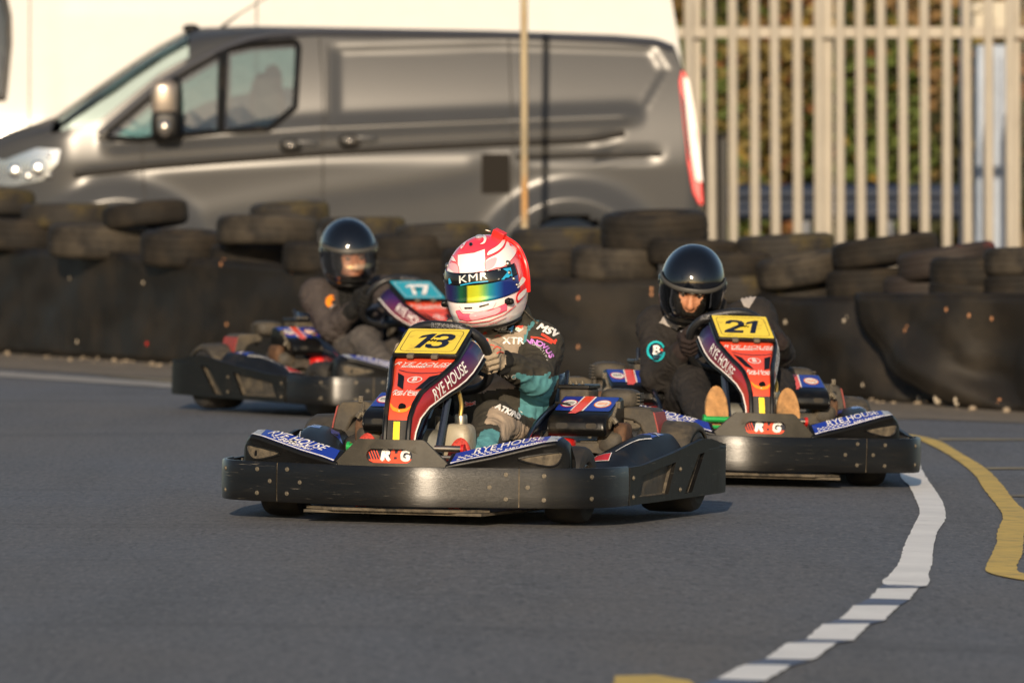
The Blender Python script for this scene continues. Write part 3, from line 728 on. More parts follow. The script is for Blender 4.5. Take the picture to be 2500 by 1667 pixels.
def add_plate(k, num, face, ink):
    DZ[0] = .027
    c = Vector((0, .477, .530)); n = Vector((0, -.42, .907)); up = Vector((0, .907, .42)); rt = Vector((1, 0, 0))
    M3 = Matrix((rt, up, n)).transposed()
    m = MB(); m.box(c, (.214, .188, .014), M3); pl = m.build('number_plate', M_blk, k, bevel=.003)
    d = Decal(bvh_of(pl), c+n*.2, rt, up, -n, .05, .001)
    d.poly(rrect(0, 0, .203, .176, .006), face)
    d.ring([rrect(0, 0, .180, .150, .018), rrect(0, 0, .176, .146, .016)], ink, .0006)
    GL = {'1': [[(.42, 0), (.42+.24, 0), (.90, 1), (.72, 1), (.36, .86), (.29, .66), (.60, .78)]],
          '7': [[(.12, 1), (.98, 1), (.93, .80), (.42, 0), (.12, 0), (.62, .78), (.08, .78)]],
          '3': [[(.10, .74), (.16, .90), (.34, 1), (.66, 1), (.88, .92), (.95, .76), (.90, .60), (.74, .52), (.84, .44), (.86, .28), (.78, .10), (.56, 0), (.20, 0), (.02, .08), (-.04, .28), (.20, .28), (.24, .18), (.36, .15), (.52, .17), (.60, .27), (.58, .39), (.48, .44), (.30, .44), (.33, .59), (.50, .59), (.64, .64), (.68, .76), (.60, .84), (.46, .85), (.36, .82), (.33, .74)]],
          '2': [[(.08, .70), (.14, .88), (.32, .99), (.62, 1), (.86, .93), (.96, .77), (.92, .60), (.76, .46), (.40, .20), (.86, .20), (.80, 0), (-.04, 0), (.0, .17), (.46, .50), (.64, .62), (.68, .74), (.60, .83), (.46, .84), (.36, .80), (.31, .70)]]}
    x = -.076 if num != '21' else -.070
    for ch in num:
        wd, hgt = (.082, .104)
        for g in GL[ch]: d.poly([(x+(p[0]+(.12*p[1]-.06 if ch in '17' else .1*p[1]-.05))*wd, -.052+p[1]*hgt) for p in g], ink, .0008)
        x += .066 if num != '21' else .058
    d.build('race_number', pl)
    m = MB()
    for s in (-.045, .035): m.box(c-up*.097+rt*s+n*.003, (.022, .022, .012), M3)
    m.build('plate_clip', mat('clip_plastic', (.10, .085, .06), .6), pl, bevel=.002)
    m = MB(); pts = [c+n*.010+rt*(-.022+.044*i/12)+up*(.005*math.sin(i*2.1)) for i in range(13)]; m.tube(pts, .0019, 6)
    m.tube([p+up*(.003*math.sin(i*3.3))+n*.002 for i, p in enumerate(pts[3:10])], .0018, 6); m.build('plate_tie', M_blk, pl)
    DZ[0] = 0; return pl
KD = {13: (943, 22.0, 16), 21: (1867, 25.3, -10), 17: (1134, 31.2, -28)}
def kart_matrix(i):
    u0, D, th = KD[i]; x = (u0-UC)/FPX*D; a = R(-th)
    slope = (gz(x+.5)-gz(x-.5)); X = Vector((1, 0, slope)).normalized(); Z = Vector((-slope, 0, 1)).normalized(); Y = Z.cross(X)
    B = Matrix((X, Y, Z)).transposed() @ Matrix.Rotation(a, 3, 'Z')
    M = B.to_4x4(); c = B @ Vector((0, .9, 0)); M.translation = Vector((x, D, (gz(x+c.x))-c.z)); return M
# ------------------------------------------------------------------ ground, markings, verge
def asphalt():
    m = bpy.data.materials.new('asphalt'); m.use_nodes = True; N, L = m.node_tree.nodes, m.node_tree.links; b = N['Principled BSDF']
    tc = N.new('ShaderNodeTexCoord')
    def nz(sc, det, st=(1, 1, 1)):
        mp = N.new('ShaderNodeMapping'); mp.inputs['Scale'].default_value = st; L.new(tc.outputs['Object'], mp.inputs[0])
        t = N.new('ShaderNodeTexNoise'); t.inputs['Scale'].default_value = sc; t.inputs['Detail'].default_value = det; t.inputs['Roughness'].default_value = .65; L.new(mp.outputs[0], t.inputs['Vector']); return t.outputs['Fac']
    def mr(f, a, b_, c=0, d=1):
        r = N.new('ShaderNodeMapRange'); r.inputs[1].default_value = a; r.inputs[2].default_value = b_; r.inputs[3].default_value = c; r.inputs[4].default_value = d; L.new(f, r.inputs[0]); return r.outputs[0]
    def mx(f, a, c, mode='MIX'):
        x = N.new('ShaderNodeMix'); x.data_type = 'RGBA'; x.blend_type = mode
        L.new(f, x.inputs[0]) if not isinstance(f, float) else setattr(x.inputs[0], 'default_value', f)
        for s, v in ((x.inputs[6], a), (x.inputs[7], c)):
            if isinstance(v, tuple): s.default_value = v
            else: L.new(v, s)
        return x.outputs[2]
    c = mx(mr(nz(.35, 4, (1, .25, 1)), .38, .62), (.118, .128, .150, 1), (.134, .124, .116, 1))
    c = mx(mr(nz(1.7, 5, (1, .12, 1)), .48, .68, 0, .7), c, (.082, .085, .093, 1))
    c = mx(mr(nz(5, 3, (.3, 1.0, 1)), .66, .74, 0, .45), c, (.05, .05, .05, 1))
    c = mx(mr(nz(160, 2), .60, .72, 0, .75), c, (.32, .31, .30, 1))
    c = mx(mr(nz(120, 2), .30, .42, .8, 0), c, (.035, .035, .037, 1))
    c = mx(mr(nz(38, 3, (1, .35, 1)), .3, .7, 0, .35), c, (.062, .064, .070, 1))
    c = mx(mr(nz(55, 4, (1, .25, 1)), .52, .66, 0, .55), c, (.20, .20, .205, 1))
    c = mx(mr(nz(48, 4, (1, .22, 1)), .34, .47, .6, 0), c, (.045, .047, .053, 1))
    c = mx(mr(nz(.9, 3, (.22, 1.6, 1)), .56, .70, 0, .45), c, (.062, .062, .066, 1))
    L.new(c, b.inputs['Base Color']); b.inputs['Roughness'].default_value = .82; b.inputs['Specular IOR Level'].default_value = .35
    bp = N.new('ShaderNodeBump'); bp.inputs['Strength'].default_value = .55; bp.inputs['Distance'].default_value = .006; L.new(nz(130, 3), bp.inputs['Height']); L.new(bp.outputs[0], b.inputs['Normal'])
    return m
xs = [-400, -120, -40, -15, -8]+[-6+.25*i for i in range(57)]+[9, 14, 20, 45, 120, 400]
ys = [-60, -10, 2, 6]+[8+.5*i for i in range(90)]+[54, 60, 80, 120, 250, 900]
m = MB(); m.grid([[(x, y, gz(x)) for x in xs] for y in ys])
g = m.build('ground', asphalt(), None, smooth=0, fix=False); tagit(g, kind='structure')
def rounded(P): return [(p.x, p.y) for p in spline([(q[0], q[1], 0) for q in P], 5, True)]
def mark(name, polys, mt, lift=.004, jit=.003, kind='structure', ml=.12):
    mb = MB(); r_ = random.Random(3)
    for P in polys:
        P = [Vector(p[:2]) for p in P]; Q = []
        for a, b in zip(P, P[1:]+P[:1]):
            n = max(1, int((b-a).length/.05))
            for i in range(n):
                p = a.lerp(b, i/n); Q.append((p.x+r_.uniform(-jit, jit), p.y+r_.uniform(-jit, jit)*1.5))
        vs, fs = tess(*fill2d([Q]), ml); mb.add([(x, y, gz(x)+lift) for x, y in vs], fs)
    o = mb.build(name, mt, None, smooth=0, fix=False); me = o.data
    if me.polygons and sum(p.normal.z for p in me.polygons) < 0: me.flip_normals()
    return tagit(o, kind=kind)
M_wl = mat('white_road_paint', (.80, .77, .72), .6, var=.08, vscale=3, dust=(.45, .43, .40), dscale=9, dlo=.58, dhi=.95, bump=.4, bscale=130)
M_yl = mat('yellow_road_paint', (.60, .40, .065), .65, var=.12, vscale=4, dust=(.26, .20, .10), dscale=12, dlo=.5, dhi=.8, bump=.4, bscale=130)
M_bl = mat('blue_kerb_paint', (.085, .105, .165), .65, var=.2, vscale=8, dust=(.09, .09, .095), dscale=10, dlo=.5, dhi=.75, bump=.4, bscale=130)
z7 = lambda q: [G(1500+x/2.351, 1000+y/2.351) for x, y in q]
wl = [(1740, 300), (1640, 375), (1690, 440), (1722, 505), (1752, 590), (1712, 680), (1662, 790), (1640, 870), (1592, 940), (1543, 1006), (1788, 1016), (1802, 955), (1822, 890), (1832, 800), (1852, 710), (1900, 630), (1882, 530), (1822, 440), (1770, 360)]
mark('white_line', [rounded(z7(wl))], M_wl, jit=.0025)
dash = [[(1465, 1090), (1510, 1033), (1742, 1030), (1692, 1096)], [(1290, 1210), (1375, 1130), (1632, 1130), (1550, 1215)], [(1095, 1325), (1195, 1238), (1468, 1235), (1370, 1330)], [(865, 1437), (990, 1345), (1274, 1345), (1140, 1442)], [(590, 1552), (740, 1470), (1018, 1475), (870, 1562)], [(230, 1700), (400, 1610), (720, 1615), (560, 1705)]]
kerb = [[(1545, 1008), (1788, 1018), (1742, 1028), (1510, 1031)]]
for a, b in zip(dash, dash[1:]): kerb.append([a[0], a[3], b[2], b[1]])
mark('kerb_stripes', [z7(q) for q in kerb], M_bl, .004)
mb = mark('kerb_blocks', [z7(q) for q in dash], M_wl, .0045, .003)
yl = [(1600, 140), (1700, 165), (1780, 190), (1930, 270), (2060, 370), (2120, 460), (2200, 560), (2230, 620), (2200, 700), (2190, 780), (2140, 890), (2150, 940), (2360, 985), (2600, 1010), (2600, 960), (2351, 945), (2310, 900), (2340, 830), (2352, 700), (2362, 600), (2290, 520), (2230, 440), (2130, 340), (2000, 260), (1860, 182), (1720, 150)]
mark('yellow_line', [rounded(z7(yl))], M_yl, .004, .0025)
M_yf = mat('faded_yellow_paint', (.27, .21, .10), .7, dust=(.12, .11, .10), dscale=6, dlo=.4, dhi=.7)
mark('faded_line', [z7([(1860, 165), (2700, 172), (2700, 180), (1860, 178)]), z7([(2130, 333), (2700, 331), (2700, 343), (2145, 345)]), z7([(2260, 490), (2700, 494), (2700, 506), (2280, 502)]), z7([(2335, 815), (2600, 812), (2600, 828), (2335, 828)])], M_yf, .0035, .002)
mark('yellow_patch', [[G(*p) for p in ((1503, 1653), (1600, 1650), (1680, 1664), (1720, 1690), (1490, 1690))]], M_yl, .004, .004)
M_edge = mat('edge_paint', (.30, .27, .23), .7, dust=(.14, .13, .12), dscale=5, dlo=.45, dhi=.75)
mark('edge_line', [[G(-150, 900), G(0, 908), G(420, 936), G(700, 958), G(700, 968), G(420, 948), G(0, 921), G(-150, 912)]], M_edge, .004, .01)
mark('faded_line.001', [[G(215, 916), G(420, 928), G(420, 934), G(300, 924)]], M_yf, .0045, .004)
# barrier base curve (seen pixels of its foot)
BASE = [G(u, v) for u, v in ((-520, 843), (-250, 852), (0, 863), (420, 889), (800, 905), (1200, 925), (1650, 948), (2083, 972), (2500, 1003), (2900, 1032))]
def base_at(u, v0=None):
    best = None
    P = [Vector((p.x, p.y, 0)) for p in spline(BASE, 8)]
    return min(P, key=lambda p: abs(UC+FPX*p.x/p.y-u))
P = spline(BASE, 4)
vg = mat('verge_gravel', (.155, .125, .09), .95, var=.3, vscale=3, dust=(.09, .075, .06), dscale=14, dlo=.4, dhi=.7, bump=.8, bscale=60)
edge = [G(u, v) for u, v in ((-520, 880), (-250, 893), (0, 900), (420, 925), (800, 955), (1200, 985), (1650, 1010), (2083, 1022), (2300, 1026), (2500, 1034), (2900, 1050))]
back = [(p.x*1.02, p.y+.9) for p in BASE]
mark('gravel_verge', [[(p.x, p.y) for p in edge]+back[::-1]], vg, .003, .03, ml=.5)
m = MB(); r_ = random.Random(11)
for i in range(330):
    t = r_.random(); k = int(t*(len(P)-1)); a = P[k]; f = abs(r_.gauss(0, .35)); x = a.x+r_.uniform(-.15, .15); y = a.y-.03-f
    s = .006+.016*r_.random()**3
    m.ell((x, y, gz(x)+.003+s*.4), (s*r_.uniform(.7, 1.4), s, s*r_.uniform(.5, .9)), Euler((0, 0, r_.uniform(0, 6))).to_matrix(), 7, 5)
o = m.build('loose_stones', mat('stone', (.22, .175, .125), .9, var=.5, vscale=2), None, fix=False); tagit(o, kind='stuff')

# ------------------------------------------------------------------ rubber belt barrier
M_belt = mat('barrier_rubber', (.0085, .007, .0055), .55, spec=.30, var=.4, vscale=2.2, dust=(.034, .026, .017), dscale=3.0, dlo=.46, dhi=.9, scratch=(.05, .04, .03), bump=.35, bscale=14)
M_rust = mat('rusty_washer', (.36, .17, .08), .75, var=.5, vscale=60)
M_galv = mat('dull_washer', (.42, .36, .28), .6, var=.4, vscale=60)
def belt(name, label, path, tops, wave, wash, lip=True, tail=None, slant=None):
    P = Path([(p[0], p[1]) for p in path], 8); m = MB(); rows = []; n = int(P.len/.06); nzv = 14
    def pt(t, f):
        p, tg, o = P.at(t*P.len); zt = interp(tops, t); zb = gz(p.x)
        if tail: zb += 0
        out = Vector((tg.y, -tg.x, 0)); w_ = wave(t, f)
        z = zb+.004+(zt-zb)*f
        return Vector((p.x, p.y, z))+out*w_, out
    def tt(i, f):
        a = slant(f) if slant else 0; return a+(1-a)*i/n
    for i in range(n+1): rows.append([pt(tt(i, j/nzv), j/nzv)[0] for j in range(nzv+1)])
    m.grid(rows); o = m.build(name, M_belt, None, smooth=50, solid=.014); tagit(o, label, 'barrier', 'rubber belt barriers along the track')
    if lip:
        MB().tube([pt(i/n, 1)[0]+Vector((0, -.004, 0)) for i in range(n+1)], .012, 6).build('belt_edge', M_belt, o)
    for u, v, rust in wash:
        best = min(((i/n, j/40) for i in range(n+1) for j in range(2, 40)), key=lambda q: (lambda p: (UC+FPX*p.x/p.y-u)**2+(VC-(FPX*(math.cos(PITCH)*(p.z-CAMH)+math.sin(PITCH)*p.y)/p.y)-v)**2)(pt(*q)[0]))
        p, out = pt(*best); mm = MB(); mm.lathe([(.0001, .02), (.006, .02), (.0065, .006), (.0165, .005), (.0175, .0), (.0175, -.01)], p, out, 14); mm.v = [(x, y, p.z+(z-p.z)*1.75) for x, y, z in mm.v]
        mm.build('bolt_washer', (M_galv, M_rust, M_redp)[rust], o)
    return o
w1 = lambda t, f: .03*noise.noise(Vector((t*16, f*1.6, 1)))+.012*noise.noise(Vector((t*50, f*5, 4)))+.02*math.sin(t*9+1)*(1-f)*.4
lb = [p for p in BASE[:7]]
zt = lambda u, v: (lambda p: CAMH-(v-VH)/FPX*p.y)(base_at(u))
lbt = [(0, zt(-500, 600)), (.22, zt(0, 612)), (.40, zt(420, 622)), (.58, zt(744, 645)), (.75, zt(1200, 680)), (1, zt(1800, 692))]
lb_path = [(p.x, p.y+.02) for p in BASE[:6]]+[(G(1650, 948).x, G(1650, 948).y+.1), (G(1845, 957).x, G(1845, 957).y+.25)]
belt('barrier_belt', 'long black rubber belt barrier with rusty bolts, behind the kart on the left', lb_path, lbt, w1,
     [(177, 677, 0), (358, 688, 0), (544, 648, 1), (718, 666, 1), (193, 836, 0), (555, 792, 1), (365, 841, 2), (1427, 725, 1), (1587, 705, 1), (1428, 848, 1), (1826, 697, 1), (1590, 720, 1)])
g5 = lambda x, y: (1700+x/2.904, 520+y/2.904)
rb = [G(*g5(600, 1285)), G(*g5(1000, 1310)), G(*g5(1500, 1345)), G(*g5(2080, 1385))]
ztr = lambda u, v, p: CAMH-(v-VH)/FPX*p.y
rb1 = [(rb[0].x-.10, rb[0].y+.25), (rb[0].x+.02, rb[0].y+.10), (rb[1].x, rb[1].y), (rb[2].x, rb[2].y-.02), (rb[3].x, rb[3].y+.05)]
def w2(t, f): return .10*math.exp(-((t-.25-.45*(1-f))/.16)**2)*(.35+.65*(1-f))-.05*math.exp(-((t-.5-.3*(1-f))/.12)**2)+.03*noise.noise(Vector((t*7, f*3, 5)))+.014*noise.noise(Vector((t*22, f*6, 5)))
belt('barrier_belt', 'creased black rubber belt with pale bolts, behind and right of kart 21', rb1, [(0, ztr(0, 722, rb[0])), (.2, ztr(0, 733, rb[0])), (1, ztr(0, 722, rb[3]))], w2, [(1923, 787, 0), (2068, 785, 0), (2113, 940, 0), (2257, 972, 0)], True)
r2 = [G(*g5(1150, 1325)), G(*g5(1700, 1372)), G(*g5(2323, 1410)), G(*g5(3000, 1480))]
rb2 = [(r2[0].x, r2[0].y-.06), (r2[1].x, r2[1].y-.07), (r2[2].x, r2[2].y-.02), (r2[3].x, r2[3].y)]
def w3(t, f): return .05*math.exp(-((t-.06-.42*(1-f)**1.5)/.07)**2)+.03*math.exp(-((t-.75)/.2)**2)*(1-f)+.035*noise.noise(Vector((t*6, f*2.5, 9)))+.014*noise.noise(Vector((t*24, f*6, 3)))+.04*math.exp(-((f-.3)/.12)**2)*math.sin(t*11)
b3 = MB()
o3 = belt('barrier_belt', 'rightmost black rubber belt with orange rust spots, its slanted edge overlapping its neighbour', rb2, [(0, ztr(0, 722, r2[0])), (1, ztr(0, 726, r2[3]))], w3, [(2217, 806, 1), (2325, 759, 1), (2424, 778, 1), (2367, 773, 1), (2282, 973, 0), (2348, 972, 0), (2442, 984, 1)], True, slant=lambda f: .40*(1-f)**2.2)

# ------------------------------------------------------------------ old tyres
M_tyre = [mat('old_tyre', (.012, .0095, .007), .78, spec=.3, var=.5, vscale=5, dust=(.037, .028, .018), dscale=5, dlo=.45, dhi=.85, bump=.3, bscale=40),
          mat('old_tyre_mossy', (.016, .0128, .0095), .8, var=.4, vscale=5, dust=(.078, .057, .014), dscale=4.5, dlo=.48, dhi=.72, bump=.3, bscale=40),
          mat('old_tyre_grey', (.020, .0165, .013), .75, spec=.3, var=.5, vscale=5, dust=(.070, .058, .042), dscale=5, dlo=.38, dhi=.8, bump=.3, bscale=40),
          mat('old_tyre_red', (.018, .012, .0095), .75, var=.3, vscale=5, dust=(.20, .026, .016), dscale=5, dlo=.60, dhi=.72, bump=.3, bscale=40)]
def tyre_mesh(wd, seed):
    r0 = .30; h = wd/2; m = MB()
    half = [(.185, h*.55), (.195, h*.82), (.225, h*.97), (.255, h), (.277, h*.92), (.291, h*.76), (.297, h*.6)]
    groove = [(.298, h*.52), (.2945, h*.48), (.2945, h*.44), (.299, h*.40), (.3, h*.10), (.296, h*.06), (.296, 0)]
    pr = half+groove; pr = pr+[(r, -z) for r, z in pr[::-1][1:]]+[(.205, -h*.6), (.27, -h*.5), (.275, 0), (.27, h*.5), (.205, h*.6)]
    m.lathe(pr, (0, 0, 0), (0, 0, 1), 44, closed=True)
    return m.build('tyre', None or M_tyre[0], None, smooth=40)
tproto = {}
def tyre(u0, u1, v0, v1, tilt=0, back=.25, mt=0, label='', pitch=0, wide=None):
    s = 2500/2352; u0, u1, v0, v1 = u0*s, u1*s, v0*s, v1*s
    uc, vc = (u0+u1)/2, (v0+v1)/2; bp = base_at(uc); y = bp.y+.30+back
    dia = (u1-u0)/FPX*y; t = R(tilt)
    hh = (v1-v0)/FPX*y; w_ = (hh-abs(math.sin(t))*dia*.92)/max(.3, math.cos(t)) if wide is None else wide
    w_ = min(max(w_, .15), .26); dia = min(max((dia-abs(math.sin(t))*w_)/math.cos(t), .46), .72)
    key = (round(w_, 2), mt)
    if key not in tproto:
        o = tyre_mesh(key[0], 0); o.data.materials[0] = M_tyre[mt]; tproto[key] = o; new = o
    else:
        new = tproto[key].copy(); COL.objects.link(new)
    new.name = 'tyre'; p = W(uc, vc, y)
    tilt_ = tilt if tilt else rnd.uniform(-2.6, 2.6); t = R(tilt_); pitch = pitch or rnd.uniform(-4, 4)
    new.location = p; new.rotation_euler = (R(pitch), -t, rnd.uniform(0, 6) if not tilt and not pitch else 0); sc = dia/.6; new.scale = (sc*rnd.uniform(.96, 1.04), sc, rnd.uniform(.92, 1.08))
    return tagit(new, label, 'tyre', 'old tyres stacked behind the rubber belts')
TY = [(-150, 80, 432, 500, 0, .25, 1, 'dark tyre raised at the far left edge, in front of the van headlight'),
      (45, 262, 474, 520, 0, .55, 1, 'mossy yellow-tinged tyre lying flat under the van front wheel arch'),
      (232, 436, 458, 532, 6, .3, 0, 'square-ended tyre tilted up to the right below the van front door'),
      (-60, 150, 500, 580, 0, 0, 0, 'dark tyre low at the far left edge, just above the belt'),
      (113, 346, 517, 592, 0, -.1, 2, 'pale grey worn tyre on the belt, second from the left in the lower row'),
      (318, 520, 534, 606, 0, 0, 0, 'tyre in the lower row between the pale grey tyre and the raised one'),
      (492, 736, 497, 566, 0, 0, 2, 'tyre raised on top of the row just left of the black helmet of driver 17'),
      (575, 756, 473, 520, 3, .5, 1, 'mossy tyre tilted behind the raised tyre left of driver 17'),
      (735, 932, 500, 556, 0, .3, 1, 'mossy tyre right behind the helmet of driver 17'),
      (500, 655, 566, 625, 0, .15, 0, 'dark shaded tyre directly under the raised tyre left of driver 17'),
      (648, 850, 556, 626, 0, 0, 0, 'tyre directly behind the neck of driver 17'),
      (850, 1040, 540, 600, 0, .05, 0, 'tyre between the helmets of drivers 17 and 13, upper one'),
      (838, 1035, 590, 650, 0, .0, 0, 'lower tyre seen between the helmets of drivers 17 and 13'),
      (905, 1130, 522, 575, 0, .45, 1, 'yellowish tyre behind the pink helmet, left half hidden by the helmet'),
      (1010, 1215, 575, 650, 0, 0, 0, 'tyre hidden mostly by the pink helmet'),
      (1175, 1395, 525, 585, 0, .35, 1, 'mossy tyre right of the pink helmet, below the thin post'),
      (1190, 1345, 572, 650, 0, .1, 0, 'tyre at the right edge of the pink helmet, lower row'),
      (1378, 1628, 488, 572, 0, .2, 0, 'large tyre raised highest, below the van tail lamp'),
      (1325, 1500, 571, 640, 0, -.05, 2, 'tyre just left of the black helmet of driver 21'),
      (1330, 1520, 632, 700, 0, .1, 0, 'lower tyre left of the black helmet of driver 21, at the belt top'),
      (1478, 1700, 548, 612, 0, .15, 0, 'tyre behind the top of the black helmet of driver 21'),
      (1600, 1745, 575, 640, 0, .0, 0, 'tyre right of the black helmet of driver 21, at shoulder height'),
      (1620, 1765, 630, 690, 0, .05, 1, 'rust-brown tyre above the right shoulder of driver 21'),
      (1690, 1915, 548, 600, 3, .45, 1, 'mossy tyre at the foot of the fence, behind the tilted one'),
      (1752, 1920, 578, 660, 9, .05, 2, 'fat tyre tilted to the right, first of the right-hand heap'),
      (1738, 1925, 635, 692, 7, .12, 1, 'brown tyre wedged under the fat tilted tyre of the right-hand heap'),
      (1903, 2165, 532, 625, 7, .08, 0, 'long tyre tilted up to the right, at the top of the right-hand heap'),
      (1922, 2078, 615, 688, 3, .1, 0, 'tyre lying under the long tilted tyre, right-hand heap'),
      (2052, 2300, 550, 652, 9, .0, 3, 'tyre with red paint traces tilted up to the right'),
      (2068, 2200, 635, 692, 5, .1, 3, 'tyre under the red-stained one in the right-hand heap'),
      (2178, 2305, 590, 660, 0, -.1, 0, 'upper of two tyres stacked second from the right edge'),
      (2180, 2300, 652, 705, 0, -.1, 0, 'lower of two tyres stacked second from the right edge'),
      (2268, 2460, 566, 632, 0, -.05, 2, 'upper tyre of the stack cut off by the right edge of the picture'),
      (2262, 2460, 630, 700, 0, -.05, 0, 'lower tyre of the stack cut off by the right edge of the picture')]
for t in TY: tyre(*t[:7], label=t[7])
for o in list(S.objects):
    pass
# thin post between barrier and van
y = 44.4; a, b = W(1281, 640, y), W(1279, 0, y); m = MB(); m.tube([(a.x, y, gz(a.x)), (b.x, y, b.z+.6)], .0235, 12)
o = m.build('post', mat('yellowed_post', (.29, .235, .145), .6, var=.3, vscale=5, dust=(.40, .20, .06), dscale=4, dlo=.55, dhi=.7, stretch=(1, 1, .4)), None); tagit(o, 'thin yellowed post standing in front of the grey van', 'post')
# ------------------------------------------------------------------ vans
def pdist(x, y, P):
    best = 9; v = Vector((x, y))
    for a, b in zip(P, P[1:]+P[:1]):
        a, b = Vector(a), Vector(b); d = b-a; t = max(0, min(1, (v-a).dot(d)/d.length_squared)); best = min(best, (v-a-d*t).length)
    return best
def inpoly(x, y, P):
    r = False; j = len(P)-1
    for i in range(len(P)):
        (a, b), (c, d) = P[i], P[j]
        if (b > y) != (d > y) and x < (c-a)*(y-b)/(d-b)+a: r = not r
        j = i
    return r
def van(name, label, ys, uref, side_top, centre_top, xr, glass, paint, glassmat, wheels, arch_r, yaw, windscreen, seams, creases, panel=None, step=.03, zb=.30):
    k = FPX/ys; X = lambda u: (u-uref)/k; Z = lambda v: CAMH+(VH-v)/k; HW = .98
    st = [(X(u), Z(v)) for u, v in side_top]; ct = [(X(u), Z(v)) for u, v in centre_top]
    x0, x1 = st[0][0], X(xr)
    root = empty(name, ((uref-UC)/k, ys+HW, 0), (0, 0, R(yaw)), label, 'van')
    gl = [[(X(u), Z(v)) for u, v in g] for g in glass]; wh = [X(u) for u in wheels]
    cr = [([(X(u), Z(v)) for u, v in c], a, w_) for c, a, w_ in creases]; pn = [[(X(u), Z(v)) for u, v in q] for q in (panel or [])]
    def hw(x):
        f = max(0, 1-(x-x0)/.75); r = max(0, 1-(x1-x)/.10); return HW-.38*f**2.2-.07*r**2
    def yside(x, z):
        y = hw(x)-.15*max(0, (z-1.10)/.9)**1.35-.06*max(0, (.62-z)/.35)**2
        for line, a, w_ in cr:
            if line[0][0] <= x <= line[-1][0]:
                q = (z-interp(line, x))/w_; e = min(1, (x-line[0][0])/.12, (line[-1][0]-x)/.12); y += a*math.exp(-q*q)*max(0, e)
        for w_ in wh:
            r = math.hypot(x-w_, (z-.36)); y += .065*math.exp(-((r-arch_r-.055)/.10)**2)*(1 if z > .2 else 0)
        for q in pn:
            if inpoly(x, z, q): y -= .010*min(1, pdist(x, z, q)/.05)
        return y
    nx = int((x1-x0)/step); xs_ = [x0+(x1-x0)*i/nx for i in range(nx+1)]; nz2 = int(1.75/step)
    m = MB(); top = []
    for s in (-1, 1):
        rows = []
        for x in xs_:
            zt_ = interp(st, x); kn = [zb]+[interp(c[0], x) for c in cr[1::-1] if len(cr) > 1]+[zt_]
            for q in range(1, len(kn)-1): kn[q] = max(kn[q-1]+.05, min(kn[q], zt_-.03*(len(kn)-1-q)))
            fr_ = [0, .45, .58, 1] if len(kn) == 4 else [0, 1]
            zz = [interp(list(zip(fr_, kn)), j/nz2) for j in range(nz2+1)]
            rows.append([(x, s*yside(x, z_), z_) for z_ in zz])
        nv = nz2+1; fs = []
        for i in range(nx):
            for j in range(nz2):
                cx = (rows[i][j][0]+rows[i+1][j][0])/2; cz = (rows[i][j][2]+rows[i+1][j+1][2])/2
                if any(inpoly(cx, cz, g) for g in gl): continue
                if any(math.hypot(cx-w_, cz-.36) < arch_r-.03 for w_ in wh): continue
                f = (i*nv+j, (i+1)*nv+j, (i+1)*nv+j+1, i*nv+j+1); fs.append(f if s < 0 else f[::-1])
        m.add([p for r in rows for p in r], fs)
        if s < 0: near = rows
    ws = MB(); tp = []
    for i, x in enumerate(xs_):
        zs2, zc = interp(st, x), max(interp(ct, x), interp(st, x)+.004); yt = yside(x, zs2)
        tp.append([(x, -yt*math.cos(math.pi*j/20), zs2+(zc-zs2)*math.sin(math.pi*j/20)**.75) for j in range(21)])
    wa, wb = X(windscreen[0]), X(windscreen[1]); ia = max(0, min(range(nx+1), key=lambda i: abs(xs_[i]-wa))); ib = min(range(nx+1), key=lambda i: abs(xs_[i]-wb))
    if ib > ia+1:
        m.grid(tp[:ia+1]); m.grid([r[:2] for r in tp[ia:ib+1]]); m.grid([r[-2:] for r in tp[ia:ib+1]]); m.grid(tp[ib:]); ws.grid([r[1:-1] for r in tp[ia:ib+1]])
    else: m.grid(tp)
    for i in (0, nx):                                     # front and rear ends
        a = [(xs_[i], -yside(xs_[i], zb+(interp(st, xs_[i])-zb)*j/20), zb+(interp(st, xs_[i])-zb)*j/20) for j in range(21)]
        m.grid([[p, (p[0]+(.03 if i else -.03), 0, p[2]), (p[0], -p[1], p[2])] for p in a])
        e = tp[i]; m.add(list(e)+[(xs_[i], 0, e[0][2])], [(j, j+1, 21) for j in range(20)])
    body = m.build('body', paint, root, smooth=40, weld=.001)
    if ws.v: ws.build('windscreen', MATS['screen_glass'], root, smooth=60)
    for g in gl:
        n_ = len(g)
        for s in (-1, 1):
            q = MB(); loop = [(x, s*(yside(x, z)-.012), z) for x, z in g]; vs, fs = tess(*fill2d([g]), .2)
            q.add([(x, s*(yside(x, z)-.014), z) for x, z in vs], fs); w_ = q.build('side_window', glassmat, root, smooth=0)
            q = MB(); dense = []
            for (a, b), (c, d_) in zip(g, g[1:]+g[:1]): dense += [(a+(c-a)*t/6, b+(d_-b)*t/6) for t in range(6)]
            q.tube([(x, s*(yside(x, z)-.004), z) for x, z in dense], .024, 6, closed=True); q.build('window_frame', M_blk, w_)
    for line in seams:
        L = [(X(u), Z(v)) for u, v in line]; dn = []
        for (a, b), (c, d_) in zip(L, L[1:]): dn += [(a+(c-a)*t/8, b+(d_-b)*t/8) for t in range(8)]
        dn.append(L[-1])
        for s in (-1, 1):
            q = MB(); q.tube([(x, s*(yside(x, z)-.002), z) for x, z in dn], .006, 5); q.build('panel_gap', mat('gap_dark', (.02, .018, .016), .8), body)
